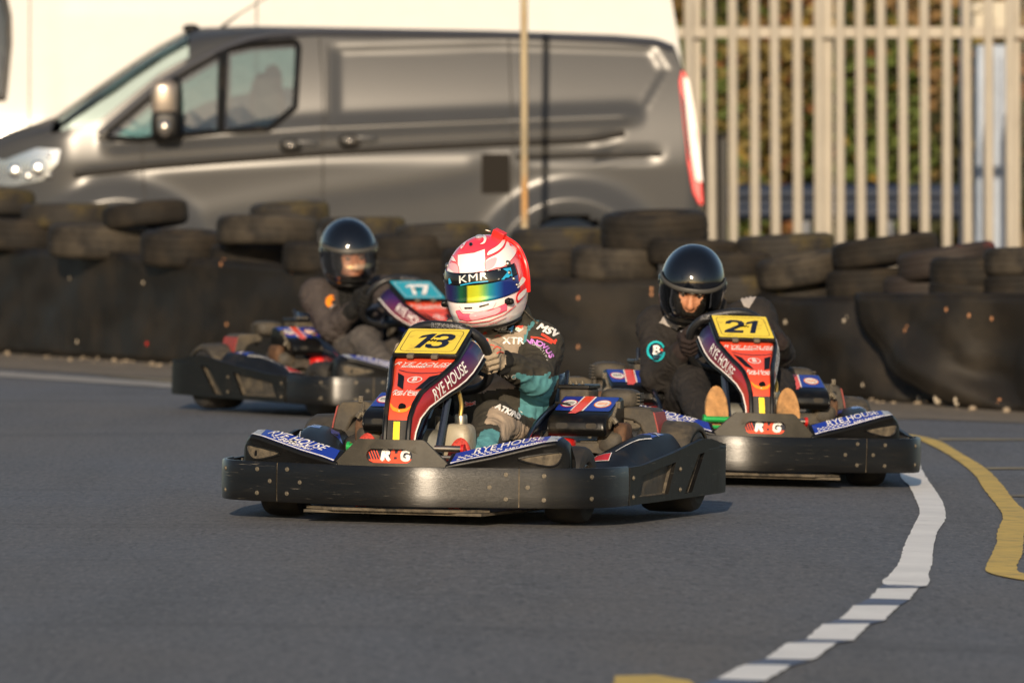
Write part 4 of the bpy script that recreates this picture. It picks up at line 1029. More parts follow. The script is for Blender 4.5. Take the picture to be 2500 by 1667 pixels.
    for w_ in wh:
        for s in (-1, 1):
            q = MB(); q.lathe([(.20, -.09), (.29, -.10), (.33, -.08), (.335, 0), (.33, .08), (.29, .10), (.20, .09)], (w_, s*(HW-.17), .335), (0, 1, 0), 40, closed=True); t = q.build('wheel', M_rub, root)
            q = MB(); q.lathe([(.001, .04), (.08, .05), (.19, .02), (.205, .085), (.205, -.05)], (w_, s*(HW-.17), .335), (0, s, 0), 32); q.build('wheel_rim', M_metal, t)
    q = MB(); q.box(((x0+x1)/2+.1, 0, .42), (x1-x0-.5, 1.5, .2)); q.build('underbody', M_blk, root)
    return root, X, Z, yside, body
M_vang = mat('grey_metallic_paint', (.047, .049, .053), .9, spec=0, metal=.0, coat=.28, var=.04, vscale=2)
M_vang.node_tree.nodes['Principled BSDF'].inputs['Coat Roughness'].default_value = .22
M_vanw = mat('white_van_paint', (.52, .515, .50), .5, spec=.2, coat=.3, var=.02)
M_vglass = glass_mat('green_tinted_glass', (.27, .41, .41), .06)
g_ = glass_mat('screen_glass', (.75, .84, .84), -.03)
[setattr(n_.inputs[0], 'default_value', 1.06) for n_ in g_.node_tree.nodes if n_.type == 'FRESNEL']
side_top = [(-95, 500), (-75, 425), (-30, 378), (60, 352), (150, 338), (232, 330), (300, 272), (383, 203), (460, 158), (536, 119), (600, 96), (650, 86), (760, 80), (1200, 86), (1500, 98), (1600, 106), (1640, 122), (1660, 175), (1700, 500), (1706, 560)]
centre = [(-95, 430), (-80, 372), (-40, 340), (0, 321), (76, 296), (112, 284), (150, 255), (220, 205), (300, 150), (370, 105), (430, 73), (475, 62), (600, 58), (760, 61), (1200, 70), (1500, 80), (1600, 88), (1645, 104), (1664, 171), (1704, 500), (1708, 560)]
win1 = [(232, 338), (300, 283), (383, 213), (460, 166), (530, 126), (527, 322), (420, 333), (330, 343)]
win2 = [(540, 122), (600, 108), (700, 101), (712, 103), (719, 116), (711, 262), (690, 280), (648, 316), (533, 322)]
van_root, VX, VZ, VY, vbody = van('parked_van', 'dark grey metallic panel van parked behind the tyre barrier', 46.7, 850, side_top, centre, 1708, [win1, win2], M_vang, M_vglass, (283, 1384), .455, 1.6,
    (112, 452), [[(338, 352), (340, 420), (352, 620)], [(770, 92), (778, 200), (779, 330), (778, 620)], [(1233, 80), (1237, 200), (1243, 340), (1236, 470), (1225, 600)], [(790, 110), (790, 310), (1230, 292)]],
    [([(232, 352), (776, 313), (1270, 291), (1560, 280)], .020, .055), ([(170, 428), (380, 405), (776, 374), (1200, 352), (1430, 343), (1515, 325)], -.008, .030), ([(300, 560), (776, 470), (1000, 440), (1180, 410)], .006, .10), ([(1245, 382), (1620, 378)], -.02, .022)],
    [[(800, 112), (1215, 100), (1590, 112), (1625, 170), (1560, 280), (800, 306)]])
def vside(u, v, s=-1, off=0): return (VX(u), s*(VY(VX(u), VZ(v))+off), VZ(v))
q = MB(); q.tube([(VX(u), -(VY(VX(u), VZ(v))+.010), VZ(v)) for u, v in [(172+i*33.6, interp([(170, 428), (380, 405), (776, 374), (1200, 352), (1430, 343), (1515, 325)], 172+i*33.6)) for i in range(41)]], .022, 8); q.build('crease_reflection', mat('rail_and_reflection_dark', (.020, .018, .016), .6, spec=.2), van_root)  # dark tube put in for the dark reflection in the body crease
q = MB(); q.tube([(VX(u), -(VY(VX(u), VZ(v))-.012), VZ(v)) for u, v in [(232+i*28, interp(side_top, 232+i*28)) for i in range(51)]], .030, 8); q.build('roof_reflection', mat('roof_reflection_dark', (.016, .018, .026), .35, coat=.3), van_root)  # navy tube painted as the dark sky reflected along the roof edge
hnd = mat('handle_chrome', (.36, .33, .30), .2, metal=.8)
for u, v in ((700, 356), (843, 345)):
    q = MB(); q.ell(vside(u, v, -1, .012), (.075, .022, .045), e=.8); q.ell(vside(u+34, v-6, -1, .016), (.10, .012, .022), e=.7, mi=1); q.build('door_handle', [M_blk, M_vang], van_root)
q = MB(); q.ell(vside(700, 356, -1, .012), (.03, .03, .025)); q.ell(vside(843, 345, -1, .012), (.03, .03, .025)); q.build('lock_cap', hnd, van_root)
q = MB(); q.tube([vside(1252+i*14.8, 384-i*.25, -1, .012) for i in range(25)], .017, 8); q.build('door_rail', mat('rail_and_reflection_dark', (.02, .018, .016), .6), van_root)
q = MB(); a = vside(1200, 424, -1, .004); q.box(a, (.185, .012, .26)); q.build('fuel_flap', mat('flap_dark', (.018, .016, .014), .9, spec=.1), van_root)
q = MB(); c = Vector(vside(400, 268, -1, .20)); q.ell(c+Vector((-.02, 0, .06)), (.085, .07, .135), e=.5); q.build('mirror_housing', mat('mirror_grey', (.20, .17, .145), .3, metal=.4, coat=.5), van_root)
q = MB(); q.ell(c+Vector((-.01, .0, -.10)), (.095, .085, .10), e=.5); q.box(c+Vector((-.05, .12, -.02)), (.10, .2, .13)); q.ell(c+Vector((.06, .02, .03)), (.04, .075, .19), e=.6); m_ = q.build('mirror', M_blk, van_root, bevel=.01)
q = MB(); q.ell(c+Vector((-.015, -.06, -.12)), (.05, .05, .065)); q.build('mirror_indicator', hnd, m_)
tl = [(1657, 170), (1668, 182), (1680, 250), (1692, 330), (1702, 420), (1708, 500), (1698, 500), (1683, 470), (1670, 400), (1660, 300), (1650, 200)]
for s in (-1, 1):
    q = MB(); q.prism([(VX(u), VZ(v)) for u, v in tl], lambda x, z: (x-.012, s*.72, z), lambda x, z: (x, s*(VY(min(x, VX(1660)), z)+.006), z)); t = q.build('tail_lamp', mat('lamp_red', (.70, .012, .012), .15, coat=.6), van_root, bevel=.008)
    q = MB(); q.prism([(VX(u), VZ(v)) for u, v in [(1661, 190), (1672, 192), (1683, 255), (1694, 335), (1703, 425), (1704, 445), (1690, 440), (1678, 380), (1669, 290)]], lambda x, z: (x+.004, s*.74, z), lambda x, z: (x+.002, s*(VY(min(x, VX(1660)), z)+.011), z)); q.build('lamp_glare', mat('glare_white', (.80, .74, .70), .12, coat=.6), t)  # pale inset paints sun glare onto the red lamp
for s in (-1, 1):
    hl = [(-70, 372), (0, 392), (80, 362), (138, 366), (132, 396), (95, 440), (20, 455), (-60, 450)]
    vs, fs = tess(*fill2d([[(VX(u), VZ(v)) for u, v in hl]]), .06); q = MB(); q.add([(x, s*(VY(x, z)+.012), z) for x, z in vs], fs)
    h_ = q.build('headlamp', mat('lamp_chrome', (.50, .53, .58), .22, metal=.8, coat=.5), van_root)
    q = MB()
    for u, v, r in ((28, 418, .05), (85, 412, .055), (112, 380, .018), (112, 428, .018), (60, 430, .03)): q.ell((VX(u), s*(VY(VX(u), VZ(v))+.012), VZ(v)), (r, .03, r))
    q.build('reflector', mat('lamp_mirror', (.95, .95, .92), .3, metal=1), h_)
q = MB(); a = Vector((VX(528), -.35, VZ(64))); q.tube([a, a+Vector((.12, 0, .09)), a+Vector((.40, 0, .26))], [.012, .006, .004], 6); q.ell((VX(453), -.3, VZ(66)), (.06, .05, .03)); q.build('roof_aerial', M_blk, van_root)
q = MB()
for yy in (-.45, .45):
    q.ell((VX(640), yy, VZ(330)), (.12, .25, .42), e=.6); q.ell((VX(655), yy, VZ(205)), (.06, .14, .13), e=.7); q.ell((VX(560), yy, VZ(430)), (.3, .25, .1), e=.6)
q.build('seats', mat('seat_cloth', (.05, .055, .06), .9), van_root)
q = MB(); q.box((VX(760), 0, 1.25), (.03, 1.55, 1.3)); q.build('bulkhead', mat('bulkhead_grey', (.10, .11, .11), .8), van_root)
q = MB(); q.ell((VX(300), 0, VZ(372)), (.45, .75, .10), e=.6); q.tube([Vector((VX(420), .38, VZ(350)))+Vector((.05*math.sin(t), .19*math.cos(t), .19*math.sin(t))) for t in [6.283*i/20 for i in range(20)]], .016, 6, closed=True); q.build('dashboard', M_blk, van_root)
for s in (-1, 1):
    q = MB(); q.lathe([(.40, -.02), (.44, .02), (.44, -.1)], (VX(1384), s*.93, .36), (0, s, 0), 40); q.build('arch_liner', M_blk, van_root)
# white van behind
wt = [(-760, 560), (-740, 300), (-560, 190), (-380, 60), (-260, -60), (-150, -130), (0, -165), (900, -170), (1500, -165), (1590, -150), (1625, -60), (1640, 20), (1668, 200), (1690, 600)]
wc = [(-760, 500), (-740, 240), (-600, 150), (-420, 20), (-300, -95), (-180, -165), (0, -200), (900, -205), (1500, -200), (1596, -185), (1630, -60), (1645, 20), (1672, 200), (1692, 600)]
wv = van('parked_van', 'tall white panel van parked behind the dark grey one', 49.6, 850, wt, wc, 1690, [[(-330, 240), (-200, 60), (-120, -20), (0, -20), (14, 40), (16, 110), (5, 236), (-60, 255)]], M_vanw, M_vglass, (-430, 1150), .43, 1.0,
    (-590, -280), [[(64, -160), (66, 200), (66, 600)], [(620, -160), (620, 300)]], [([(100, 30), (600, 27), (1500, 34)], -.008, .02)], [[(112, 24), (600, 22), (600, 480), (140, 480)], [(650, -100), (1560, -90), (1590, 20), (650, 30)]], step=.05)
q = MB(); q.box((wv[1](700), -wv[3](wv[1](700), 1.0)-.004, wv[2](470)), (5.6, .02, .1)); q.build('rub_strip', M_blk, wv[0])
q = MB()
for yy in (-.45, .45): q.ell((wv[1](-40), yy, 1.45), (.12, .25, .5), e=.6)
q.build('seats', MATS['seat_cloth'], wv[0])

# ------------------------------------------------------------------ palisade fence
FY = 52.0; fk = FPX/FY
M_pale = mat('galvanised_pale', (.335, .305, .255), .6, spec=.3, var=.10, vscale=3, dust=(.22, .19, .15), dscale=6, dlo=.58, dhi=.9)
fr = empty('palisade_fence', ((2050-UC)/fk, FY, 0), label='tall pale galvanised palisade fence right of the vans', cat='fence')
fx0 = (2050-UC)/fk; i = 0
pitch = 52.0/fk; x = (1740-UC)/fk-9*pitch
proto = None
def pale_mesh():
    m = MB(); w2, d2 = .034, .016
    sec = [(-w2, d2), (-w2*.55, d2*.2), (-w2*.5, -d2), (w2*.5, -d2), (w2*.55, d2*.2), (w2, d2), (w2*.9, d2+.003), (w2*.45, -d2+.005), (-w2*.45, -d2+.005), (-w2*.9, d2+.003)]
    rows = [[(a*s, b, z) for a, b in sec] for z, s in ((.05, 1), (2.32, 1), (2.42, .55), (2.5, .12))]
    m.loft(rows); return m.build('pale', M_pale, fr, smooth=0)
while x < (2640-UC)/fk:
    if proto is None: o = proto = pale_mesh()
    else: o = proto.copy(); COL.objects.link(o); o.name = 'pale'
    o.parent = fr; o.location = (x-fx0, -.045, rnd.uniform(-.01, .01)); o.rotation_euler = (0, rnd.uniform(-.004, .004)-.006, rnd.uniform(-.1, .1)); x += pitch
for v in (80, 640):
    z = CAMH-(v-VH)/fk; m = MB(); L0, L1 = (1740-UC)/fk-10*pitch-fx0, (2660-UC)/fk-fx0
    m.box(((L0+L1)/2, .0, z), (L1-L0, .012, .075)); m.box(((L0+L1)/2, .025, z+.033), (L1-L0, .05, .01)); m.build('rail', M_pale, fr)
for u in (1698, 2018, 2478):
    m = MB(); X0 = (u-UC)/fk-fx0; m.box((X0, .08, 1.25), (.085, .006, 2.5)); m.box((X0, .12, 1.25), (.006, .08, 2.5)); m.box((X0, .16, 1.25), (.085, .006, 2.5)); m.build('fence_post', M_pale, fr)
# ------------------------------------------------------------------ things beyond the fence
def solid(name, label, cat, mb, mt, **kw):
    o = mb.build(name, mt, None, **kw); return tagit(o, label, cat)
k_ = lambda y: FPX/y
y = 53.2; m = MB(); c = W(1742, 460, y); m.box((c.x, y, .66), (.21, .2, 1.32)); m.box((c.x, y, 1.335), (.23, .22, .03)); solid('bollard', 'square black bollard behind the first pales of the fence, beside the van', 'bollard', m, M_blk, bevel=.012)
y = 58.5; a, b = W(1700, 490, y), W(2425, 498, y)
gr = empty('guard_rail', ((a.x+b.x)/2, y, 0), label='blue-grey steel guard rail seen low through the fence', cat='guard rail')
m = MB(); L = (b.x-a.x)/2; z0 = (a.z+b.z)/2; pf = [(0, -.15), (-.03, -.13), (-.08, -.10), (-.08, -.05), (-.02, -.02), (-.02, .02), (-.08, .05), (-.08, .10), (-.03, .13), (0, .15)]
m.loft([[(s*L, p, z0+q) for p, q in pf+[(p+.006, q) for p, q in pf[::-1]]] for s in (-1, 1)]); m.build('beam', mat('rail_steel', (.022, .030, .050), .6, metal=.0, spec=.2, var=.2, vscale=3), gr)
for i in range(4):
    m = MB(); m.box((-L+.2+i*(2*L-.4)/3, .06, z0/2), (.12, .1, z0)); m.build('rail_post', mat('rail_post_steel', (.10, .11, .13), .6), gr)
y = 55; a = W(2352, 300, y); m = MB(); m.box((a.x, y, 1.6), (.055, .055, 3.2)); m.box((a.x, y, .01), (.2, .2, .02)); solid('steel_post', 'slim dark blue steel post behind the right end of the fence', 'post', m, mat('navy_steel', (.03, .045, .085), .5), bevel=.004)
y = 55.6; a, b = W(2385, 110, y), W(2468, 110, y)
m = MB(); m.box(((a.x+b.x)/2, y+.15, a.z/2), (b.x-a.x, .3, a.z)); cb = solid('steel_cabinet', 'pale blue-grey steel cabinet behind the right end of the fence', 'cabinet', m, mat('cabinet_blue', (.25, .30, .38), .5, var=.15, vscale=4), bevel=.015)
m = MB()
for i in range(3): m.box((a.x+.07+i*.06, y-.004, a.z*.5), (.012, .012, a.z*.9))
m.build('cabinet_rib', mat('cabinet_dark', (.05, .075, .13), .5), cb)
y = 56; a = W(2478, 200, y); m = MB(); m.tube([(a.x-.08, y, 0), (a.x-.08, y, 1.75)], .045, 10); solid('round_post', 'dark blue round post right of the blue-grey cabinet', 'post', m, mat('navy_steel', (.03, .045, .085), .5))
y = 55.8; m = MB(); a = W(2420, 45, y); m.box((a.x, y, a.z), (.30, .26, .26)); m.box((a.x-.02, y-.14, a.z-.05), (.10, .03, .12)); m.ell((a.x-.12, y-.12, a.z+.07), (.05, .05, .05)); 
solid('control_box', 'cream box with a dark knob on top of the blue-grey cabinet', 'box', m, mat('cream_box', (.42, .38, .30), .6), bevel=.02)
# bank and bushes
soil = mat('bank_soil', (.11, .075, .040), .95, var=.5, vscale=1.2, dust=(.16, .11, .05), dscale=2.5, dlo=.45, dhi=.7, bump=.8, bscale=6)
m = MB(); rows = []
for j in range(14):
    yy = 60+j*1.6; rows.append([(xx*1.0, yy, max(0, min(5.5, (j-1)*.42))+.18*noise.noise(Vector((xx*.4, yy*.4, 2)))-.12) for xx in [-6+i*1.1 for i in range(22)]])
m.grid(rows); o = m.build('bank', soil, None, fix=False); tagit(o, kind='structure')
LEAF = [mat('leaf_green', (.070, .092, .020), .7, spec=.2), mat('leaf_dark', (.032, .033, .013), .8, spec=.2), mat('leaf_olive', (.15, .112, .036), .7, spec=.2), mat('leaf_yellow', (.21, .14, .028), .7, spec=.2), mat('leaf_brown', (.17, .105, .045), .8, spec=.2), mat('leaf_rust', (.17, .075, .03), .8, spec=.2), mat('twig', (.05, .035, .02), .9)]
def bush(name, label, cat, c, rad, n, wts, seed, leaf=.075):
    r_ = random.Random(seed); root = empty(name, (c[0], c[1], c[2]), label=label, cat=cat, group='bushes on the bank behind the fence')
    m = MB(); lobes = [(Vector((r_.uniform(-.6, .6)*rad[0], r_.uniform(-.6, .4)*rad[1], rad[2]*(.35+r_.uniform(0, .75)))), r_.uniform(.30, .55), r_.random()) for _ in range(16)]
    lm = {id(l[0]): r_.choices(range(6), wts)[0] for l in lobes}
    for _ in range(n):
        lc, lr, lb = lobes[int(r_.random()*len(lobes))]
        d = Vector((r_.gauss(0, 1), r_.gauss(0, 1), r_.gauss(0, 1))).normalized()*(r_.random()**.45)*lr
        p = lc+Vector((d.x*rad[0], d.y*rad[1], d.z*rad[2])); s = leaf*r_.uniform(.5, 1.3)
        a = Vector((r_.gauss(0, 1), r_.gauss(0, 1), r_.gauss(0, .7))).normalized()*s; b = a.cross(Vector((r_.gauss(0, 1), r_.gauss(0, 1), r_.gauss(0, 1)))).normalized()*s*.6
        if p.z < .02: continue
        mi = lm[id(lc)] if r_.random() < .8 else r_.choices(range(6), wts)[0]
        m.add([p-a, p-b*.9, p+a, p+b*.9], [(0, 1, 2, 3)], mi)
    m.build('foliage', LEAF, root, smooth=0, fix=False)
    t = MB()
    for _ in range(9):
        lc = lobes[int(r_.random()*len(lobes))][0]; t.tube([(lc.x*.15, lc.y*.15, -.1), (lc.x*.5, lc.y*.5, lc.z*.5), tuple(lc)], [.035, .022, .008], 6)
    t.build('stem', LEAF[6], root)
def bz(y): return max(0, min(5.5, ((y-60)/1.6-1)*.42))-.1
BU = [(1680, 62.5, 1.2, 1.6, (1, 1.2, 2, 1, 3.0, .4), 'brown and olive bush behind the left end of the fence'),
      (1840, 63.5, 1.3, 1.5, (1.6, 1.5, 2, .8, 2.8, .6), 'russet-brown bush behind the third and fourth pales'),
      (2010, 64.5, 1.2, 1.9, (2.2, 2.2, 1.5, .8, 1.6, .5), 'dark green bush in the middle, with brown patches'),
      (2170, 62.8, 1.2, 1.7, (4.0, 2.0, 1.5, 1.0, .6, .6), 'bright green bush with yellow leaves, seen through the middle of the fence'),
      (2300, 63.8, 1.2, 1.6, (2.5, 1.5, 2.2, 2.0, 1.2, 1.2), 'yellow-green bush with red leaves left of the dark steel post'),
      (2450, 64.5, 1.3, 1.7, (1.5, 2.0, 2, .8, 2.0, .5), 'dull olive bush behind the blue-grey cabinet'),
      (1740, 68.0, 1.7, 2.0, (1.6, 1.2, 2.6, 1.6, 2.0, .5), 'tall ochre bush up the bank at the left end of the fence'),
      (1920, 69.0, 1.7, 2.1, (2.6, 1.6, 2.2, 1.6, 1.4, .6), 'tall mixed green and ochre bush up the bank, left of the middle'),
      (2110, 69.5, 1.7, 2.2, (2.4, 2.6, 2.0, 1.4, 1.2, .4), 'tall dark-hearted bush up the bank, right of the middle'),
      (2300, 68.5, 1.7, 2.1, (2.6, 1.4, 2.2, 2.4, 1.0, .5), 'tall yellow-flecked bush up the bank, near the steel post'),
      (2480, 69.5, 1.7, 2.0, (2.0, 1.8, 2.2, 1.2, 1.4, .4), 'tall bush up the bank at the right edge of the picture')]
for i, (u, y, rx, rz, wt_, lab) in enumerate(BU):
    p = W(u, 400, y); bush('bush', lab, 'bush', (p.x, y, bz(y)), (rx, rx*.8, rz), 12000, wt_, 20+i)
# ------------------------------------------------------------------ the karts on the track
kart0 = make_kart(); karts = {13: kart0, 21: copy_tree(kart0), 17: copy_tree(kart0)}
for o, lab in ((13, 'kart with yellow plate 13, nearest the camera, red nose and blue fairings'), (21, 'kart with yellow plate 21, following on the right at the white line'), (17, 'kart with turquoise plate 17, furthest back on the left and turned away to the right')):
    k = karts[o]; M = kart_matrix(o); k.location = M.translation; k.rotation_euler = M.to_euler(); tagit(k, lab, 'go-kart', 'racing karts'); k.name = 'go_kart'
    add_wheel(k, {13: -4, 21: 12, 17: -6}[o]); add_plate(k, str(o), M_teal if o == 17 else M_yel, M_white if o == 17 else M_navy)
# ------------------------------------------------------------------ people: one smooth body surface from a distance field
def nets(D, org, h):
    ins = D < 0
    c = [ins[i:ins.shape[0]-1+i, j:ins.shape[1]-1+j, k:ins.shape[2]-1+k] for i in (0, 1) for j in (0, 1) for k in (0, 1)]
    anyv = np.zeros_like(c[0]); allv = np.ones_like(c[0])
    for q in c: anyv |= q; allv &= q
    idx = np.argwhere(anyv & ~allv); n = len(idx)
    offs = np.array([(i, j, k) for i in (0, 1) for j in (0, 1) for k in (0, 1)])
    val = np.stack([D[idx[:, 0]+o[0], idx[:, 1]+o[1], idx[:, 2]+o[2]] for o in offs], 1)
    acc = np.zeros((n, 3)); cnt = np.zeros(n)
    for a in range(8):
        for b in range(a+1, 8):
            if np.abs(offs[a]-offs[b]).sum() != 1: continue
            m = (val[:, a] < 0) != (val[:, b] < 0); t = val[m, a]/(val[m, a]-val[m, b])
            acc[m] += offs[a]+(offs[b]-offs[a])*t[:, None]; cnt[m] += 1
    V = np.array(org)+h*(idx+acc/cnt[:, None])
    vid = -np.ones(c[0].shape, dtype=np.int64); vid[tuple(idx.T)] = np.arange(n)
    F = []
    for ax in range(3):
        sl = [slice(1, -1)]*3; s0 = list(sl); s1 = list(sl); s0[ax] = slice(0, -1); s1[ax] = slice(1, None)
        a, b = ins[tuple(s0)], ins[tuple(s1)]; e = np.argwhere(a != b); flip = a[tuple(e.T)]
        base = e.copy(); o1, o2 = [(1, 2), (2, 0), (0, 1)][ax]
        base[:, o1] += 1; base[:, o2] += 1
        def cell(d1, d2):
            q = base.copy(); q[:, o1] -= d1; q[:, o2] -= d2; return vid[tuple(q.T)]
        q = np.stack([cell(1, 1), cell(0, 1), cell(0, 0), cell(1, 0)], 1); q[~flip] = q[~flip][:, ::-1]; F.append(q)
    F = np.concatenate(F); F = F[(F >= 0).all(1)]
    return V, F, idx
class Field:
    def __init__(s): s.p = []; s.tags = []
    def tag(s, t):
        if t not in s.tags: s.tags.append(t)
        return s.tags.index(t)
    def cap(s, a, b, ra, rb, t, k=.015): s.p.append(('c', np.array(a), np.array(b), ra, rb, s.tag(t), k)); return s
    def ell(s, c, rad, t, k=.03, rot=None, sub=False): s.p.append(('s' if sub else 'e', np.array(c), np.array(rad), np.array(rot if rot is not None else np.eye(3)), 0, s.tag(t), k)); return s
    def mesh(s, h):
        lo = np.full(3, 9.); hi = np.full(3, -9.)
        def bb(p):
            if p[0] == 'c': r = max(p[3], p[4]); return np.minimum(p[1], p[2])-r, np.maximum(p[1], p[2])+r
            r = p[2].max(); return p[1]-r, p[1]+r
        for p in s.p:
            a, b = bb(p); lo = np.minimum(lo, a); hi = np.maximum(hi, b)
        lo -= 4*h; hi += 4*h; N = np.ceil((hi-lo)/h).astype(int)+1
        D = np.full(N, .5, np.float32); M = np.full(N, .5, np.float32); T = np.zeros(N, np.int16)
        for p in s.p:
            a, b = bb(p); mg = .05+p[6]; i0 = np.maximum(((a-mg-lo)/h).astype(int), 0); i1 = np.minimum(((b+mg-lo)/h).astype(int)+2, N)
            sl = tuple(slice(x, y) for x, y in zip(i0, i1))
            g = np.stack(np.meshgrid(*[lo[q]+h*np.arange(i0[q], i1[q]) for q in range(3)], indexing='ij'), -1)
            if p[0] == 'c':
                d = p[2]-p[1]; L2 = max(d @ d, 1e-12); t = np.clip(((g-p[1]) @ d)/L2, 0, 1)
                f = np.linalg.norm(g-p[1]-t[..., None]*d, axis=-1)-(p[3]+(p[4]-p[3])*t)
            else:
                q = (g-p[1]) @ p[3]; k0 = np.linalg.norm(q/p[2], axis=-1); k1 = np.linalg.norm(q/p[2]**2, axis=-1)+1e-9; f = k0*(k0-1)/k1
            k = p[6]
            if p[0] == 's':
                a_ = D[sl]; bq = -f; hh = np.clip(.5-.5*(bq-a_)/k, 0, 1); D[sl] = a_*hh+bq*(1-hh)+k*hh*(1-hh); continue
            a_ = D[sl]; hh = np.clip(.5+.5*(a_-f)/k, 0, 1); D[sl] = a_*(1-hh)+f*hh-k*hh*(1-hh)
            m = f < M[sl]; T[sl][m] = p[5]; M[sl][m] = f[m]
        V, F, idx = nets(D, lo, h); return V, F, T[tuple(idx.T)]
OFFP = Vector((0, 1.1, .10))
def P3(*p): return Vector(p)-OFFP
M_skin = mat('skin', (.52, .25, .16), .5, var=.12, vscale=30, bump=.15, bscale=80)
M_glint = mat('visor_black', (.006, .006, .007), .08, coat=.5)
def fabric(name, col, var=.18): return mat(name, col, .85, spec=.25, var=var, vscale=22, bump=.5, bscale=420)
def hand(F, c, rad, nrm, tan, s=1.0, tag='hand'):
    """fist closed round the wheel rim at c: rad = away from the hub, nrm = to the driver, tan = along the rim, thumb side"""
    c, rad, nrm, tan = [Vector(q) for q in (c, rad, nrm, tan)]
    F.cap(c+rad*.012+nrm*.030+tan*.022, c+rad*.012+nrm*.030-tan*.022, .021, .020, tag, .012)
    F.cap(c+rad*.030+nrm*.034+tan*.010, c+rad*.028+nrm*.034-tan*.016, .019, .018, tag, .012)
    for i, (o, L) in enumerate(((.034, .96), (.012, 1.06), (-.011, 1.0), (-.032, .82))):
        r = .0105*s if i < 3 else .009
        k0 = c+rad*.030+nrm*.016+tan*o; k1 = c+rad*(.031*L)-nrm*(.014*L)+tan*(o*1.02); k2 = c+rad*.008*L-nrm*.0305*L+tan*o; k3 = c-rad*.018*L-nrm*.020+tan*o*.97
        F.cap(k0, k1, r*1.12, r, tag, .003).cap(k1, k2, r, r*.96, tag, .003).cap(k2, k3, r*.96, r*.8, tag, .003)
    F.cap(c+rad*.012+nrm*.032+tan*.030, c-rad*.006+nrm*.030+tan*.050, .0135, .012, tag, .006).cap(c-rad*.006+nrm*.030+tan*.050, c-rad*.026+nrm*.016+tan*.056, .012, .0095, tag, .004)
def helm_xy(z, az):
    if z >= 0:
        s = math.sqrt(max(0, 1-(z/.147)**2)); s = max(s, 1e-3); Fq, B, Wd = .150*s, .150*s, .126*s
    else:
        Fq, B, Wd = interp([(-.135, (.118, .098, .090)), (-.125, (.136, .108, .099)), (-.11, (.152, .120, .108)), (-.085, (.163, .133, .117)), (-.055, (.161, .143, .124)), (-.025, (.153, .148, .126)), (0, (.150, .150, .126))], z)
    n = 2/2.25; sn, cs = math.sin(az), math.cos(az)
    return Wd*math.copysign(abs(sn)**n, sn), -(Fq if cs > 0 else B)*math.copysign(abs(cs)**n, cs)
def helm_patch(az0, az1, z0, z1, off, na=48, nz_=12, zf=None):
    rows = []
    for i in range(nz_+1):
        row = []
        for j in range(na+1):
            az = az0+(az1-az0)*j/na
            a, b = (zf(az) if zf else (z0, z1)); z = a+(b-a)*i/nz_
            x, y = helm_xy(z, az); q = math.hypot(x, y); sc = (q+off)/q
            row.append((x*sc, y*sc, z))
        rows.append(row)
    return MB().grid(rows)
def make_helmet(person, M, shell_mats, port, na=120):
    """shell with an eye port; M places it in the person's frame"""
    zs = [.147*math.cos(math.pi/2*i/26) for i in range(27)]+[-.005*i for i in range(1, 28)]
    m = MB(); nv = na; az = [2*math.pi*j/na for j in range(na)]
    vs = [Vector((*helm_xy(z, a), z)) for z in zs for a in az]; fs = []
    for i in range(len(zs)-1):
        for j in range(na):
            zc = (zs[i]+zs[i+1])/2; a = (az[j]+math.pi/na); a = a if a < math.pi else a-2*math.pi
            if port and port[0] < zc < port[1] and abs(a) < port[2]*(1-.25*max(0, (port[0]+.02-zc)/.02)): continue
            fs.append((i*na+j, i*na+(j+1) % na, (i+1)*na+(j+1) % na, (i+1)*na+j))
    m.add(vs, fs); m.v = [tuple(M @ Vector(v)) for v in m.v]
    h = m.build('helmet', shell_mats, person, smooth=60, solid=.008, weld=.0002); h.modifiers['solid'].material_offset = len(shell_mats)-1 if len(shell_mats) > 1 else 0
    t = MB(); t.tube([M @ Vector((*helm_xy(-.135, a), -.135)) for a in az[::3]], .0075, 8, closed=True); t.build('rim_trim', M_blk, h)
    return h
def xf(mb, M): mb.v = [tuple(M @ Vector(v)) for v in mb.v]; return mb
def helm_matrix(c, yaw, pitch, roll, sc=1): return Matrix.Translation(c) @ Matrix.Rotation(R(yaw), 4, 'Z') @ Matrix.Rotation(R(pitch), 4, 'X') @ Matrix.Rotation(R(roll), 4, 'Y') @ Matrix.Scale(sc, 4)
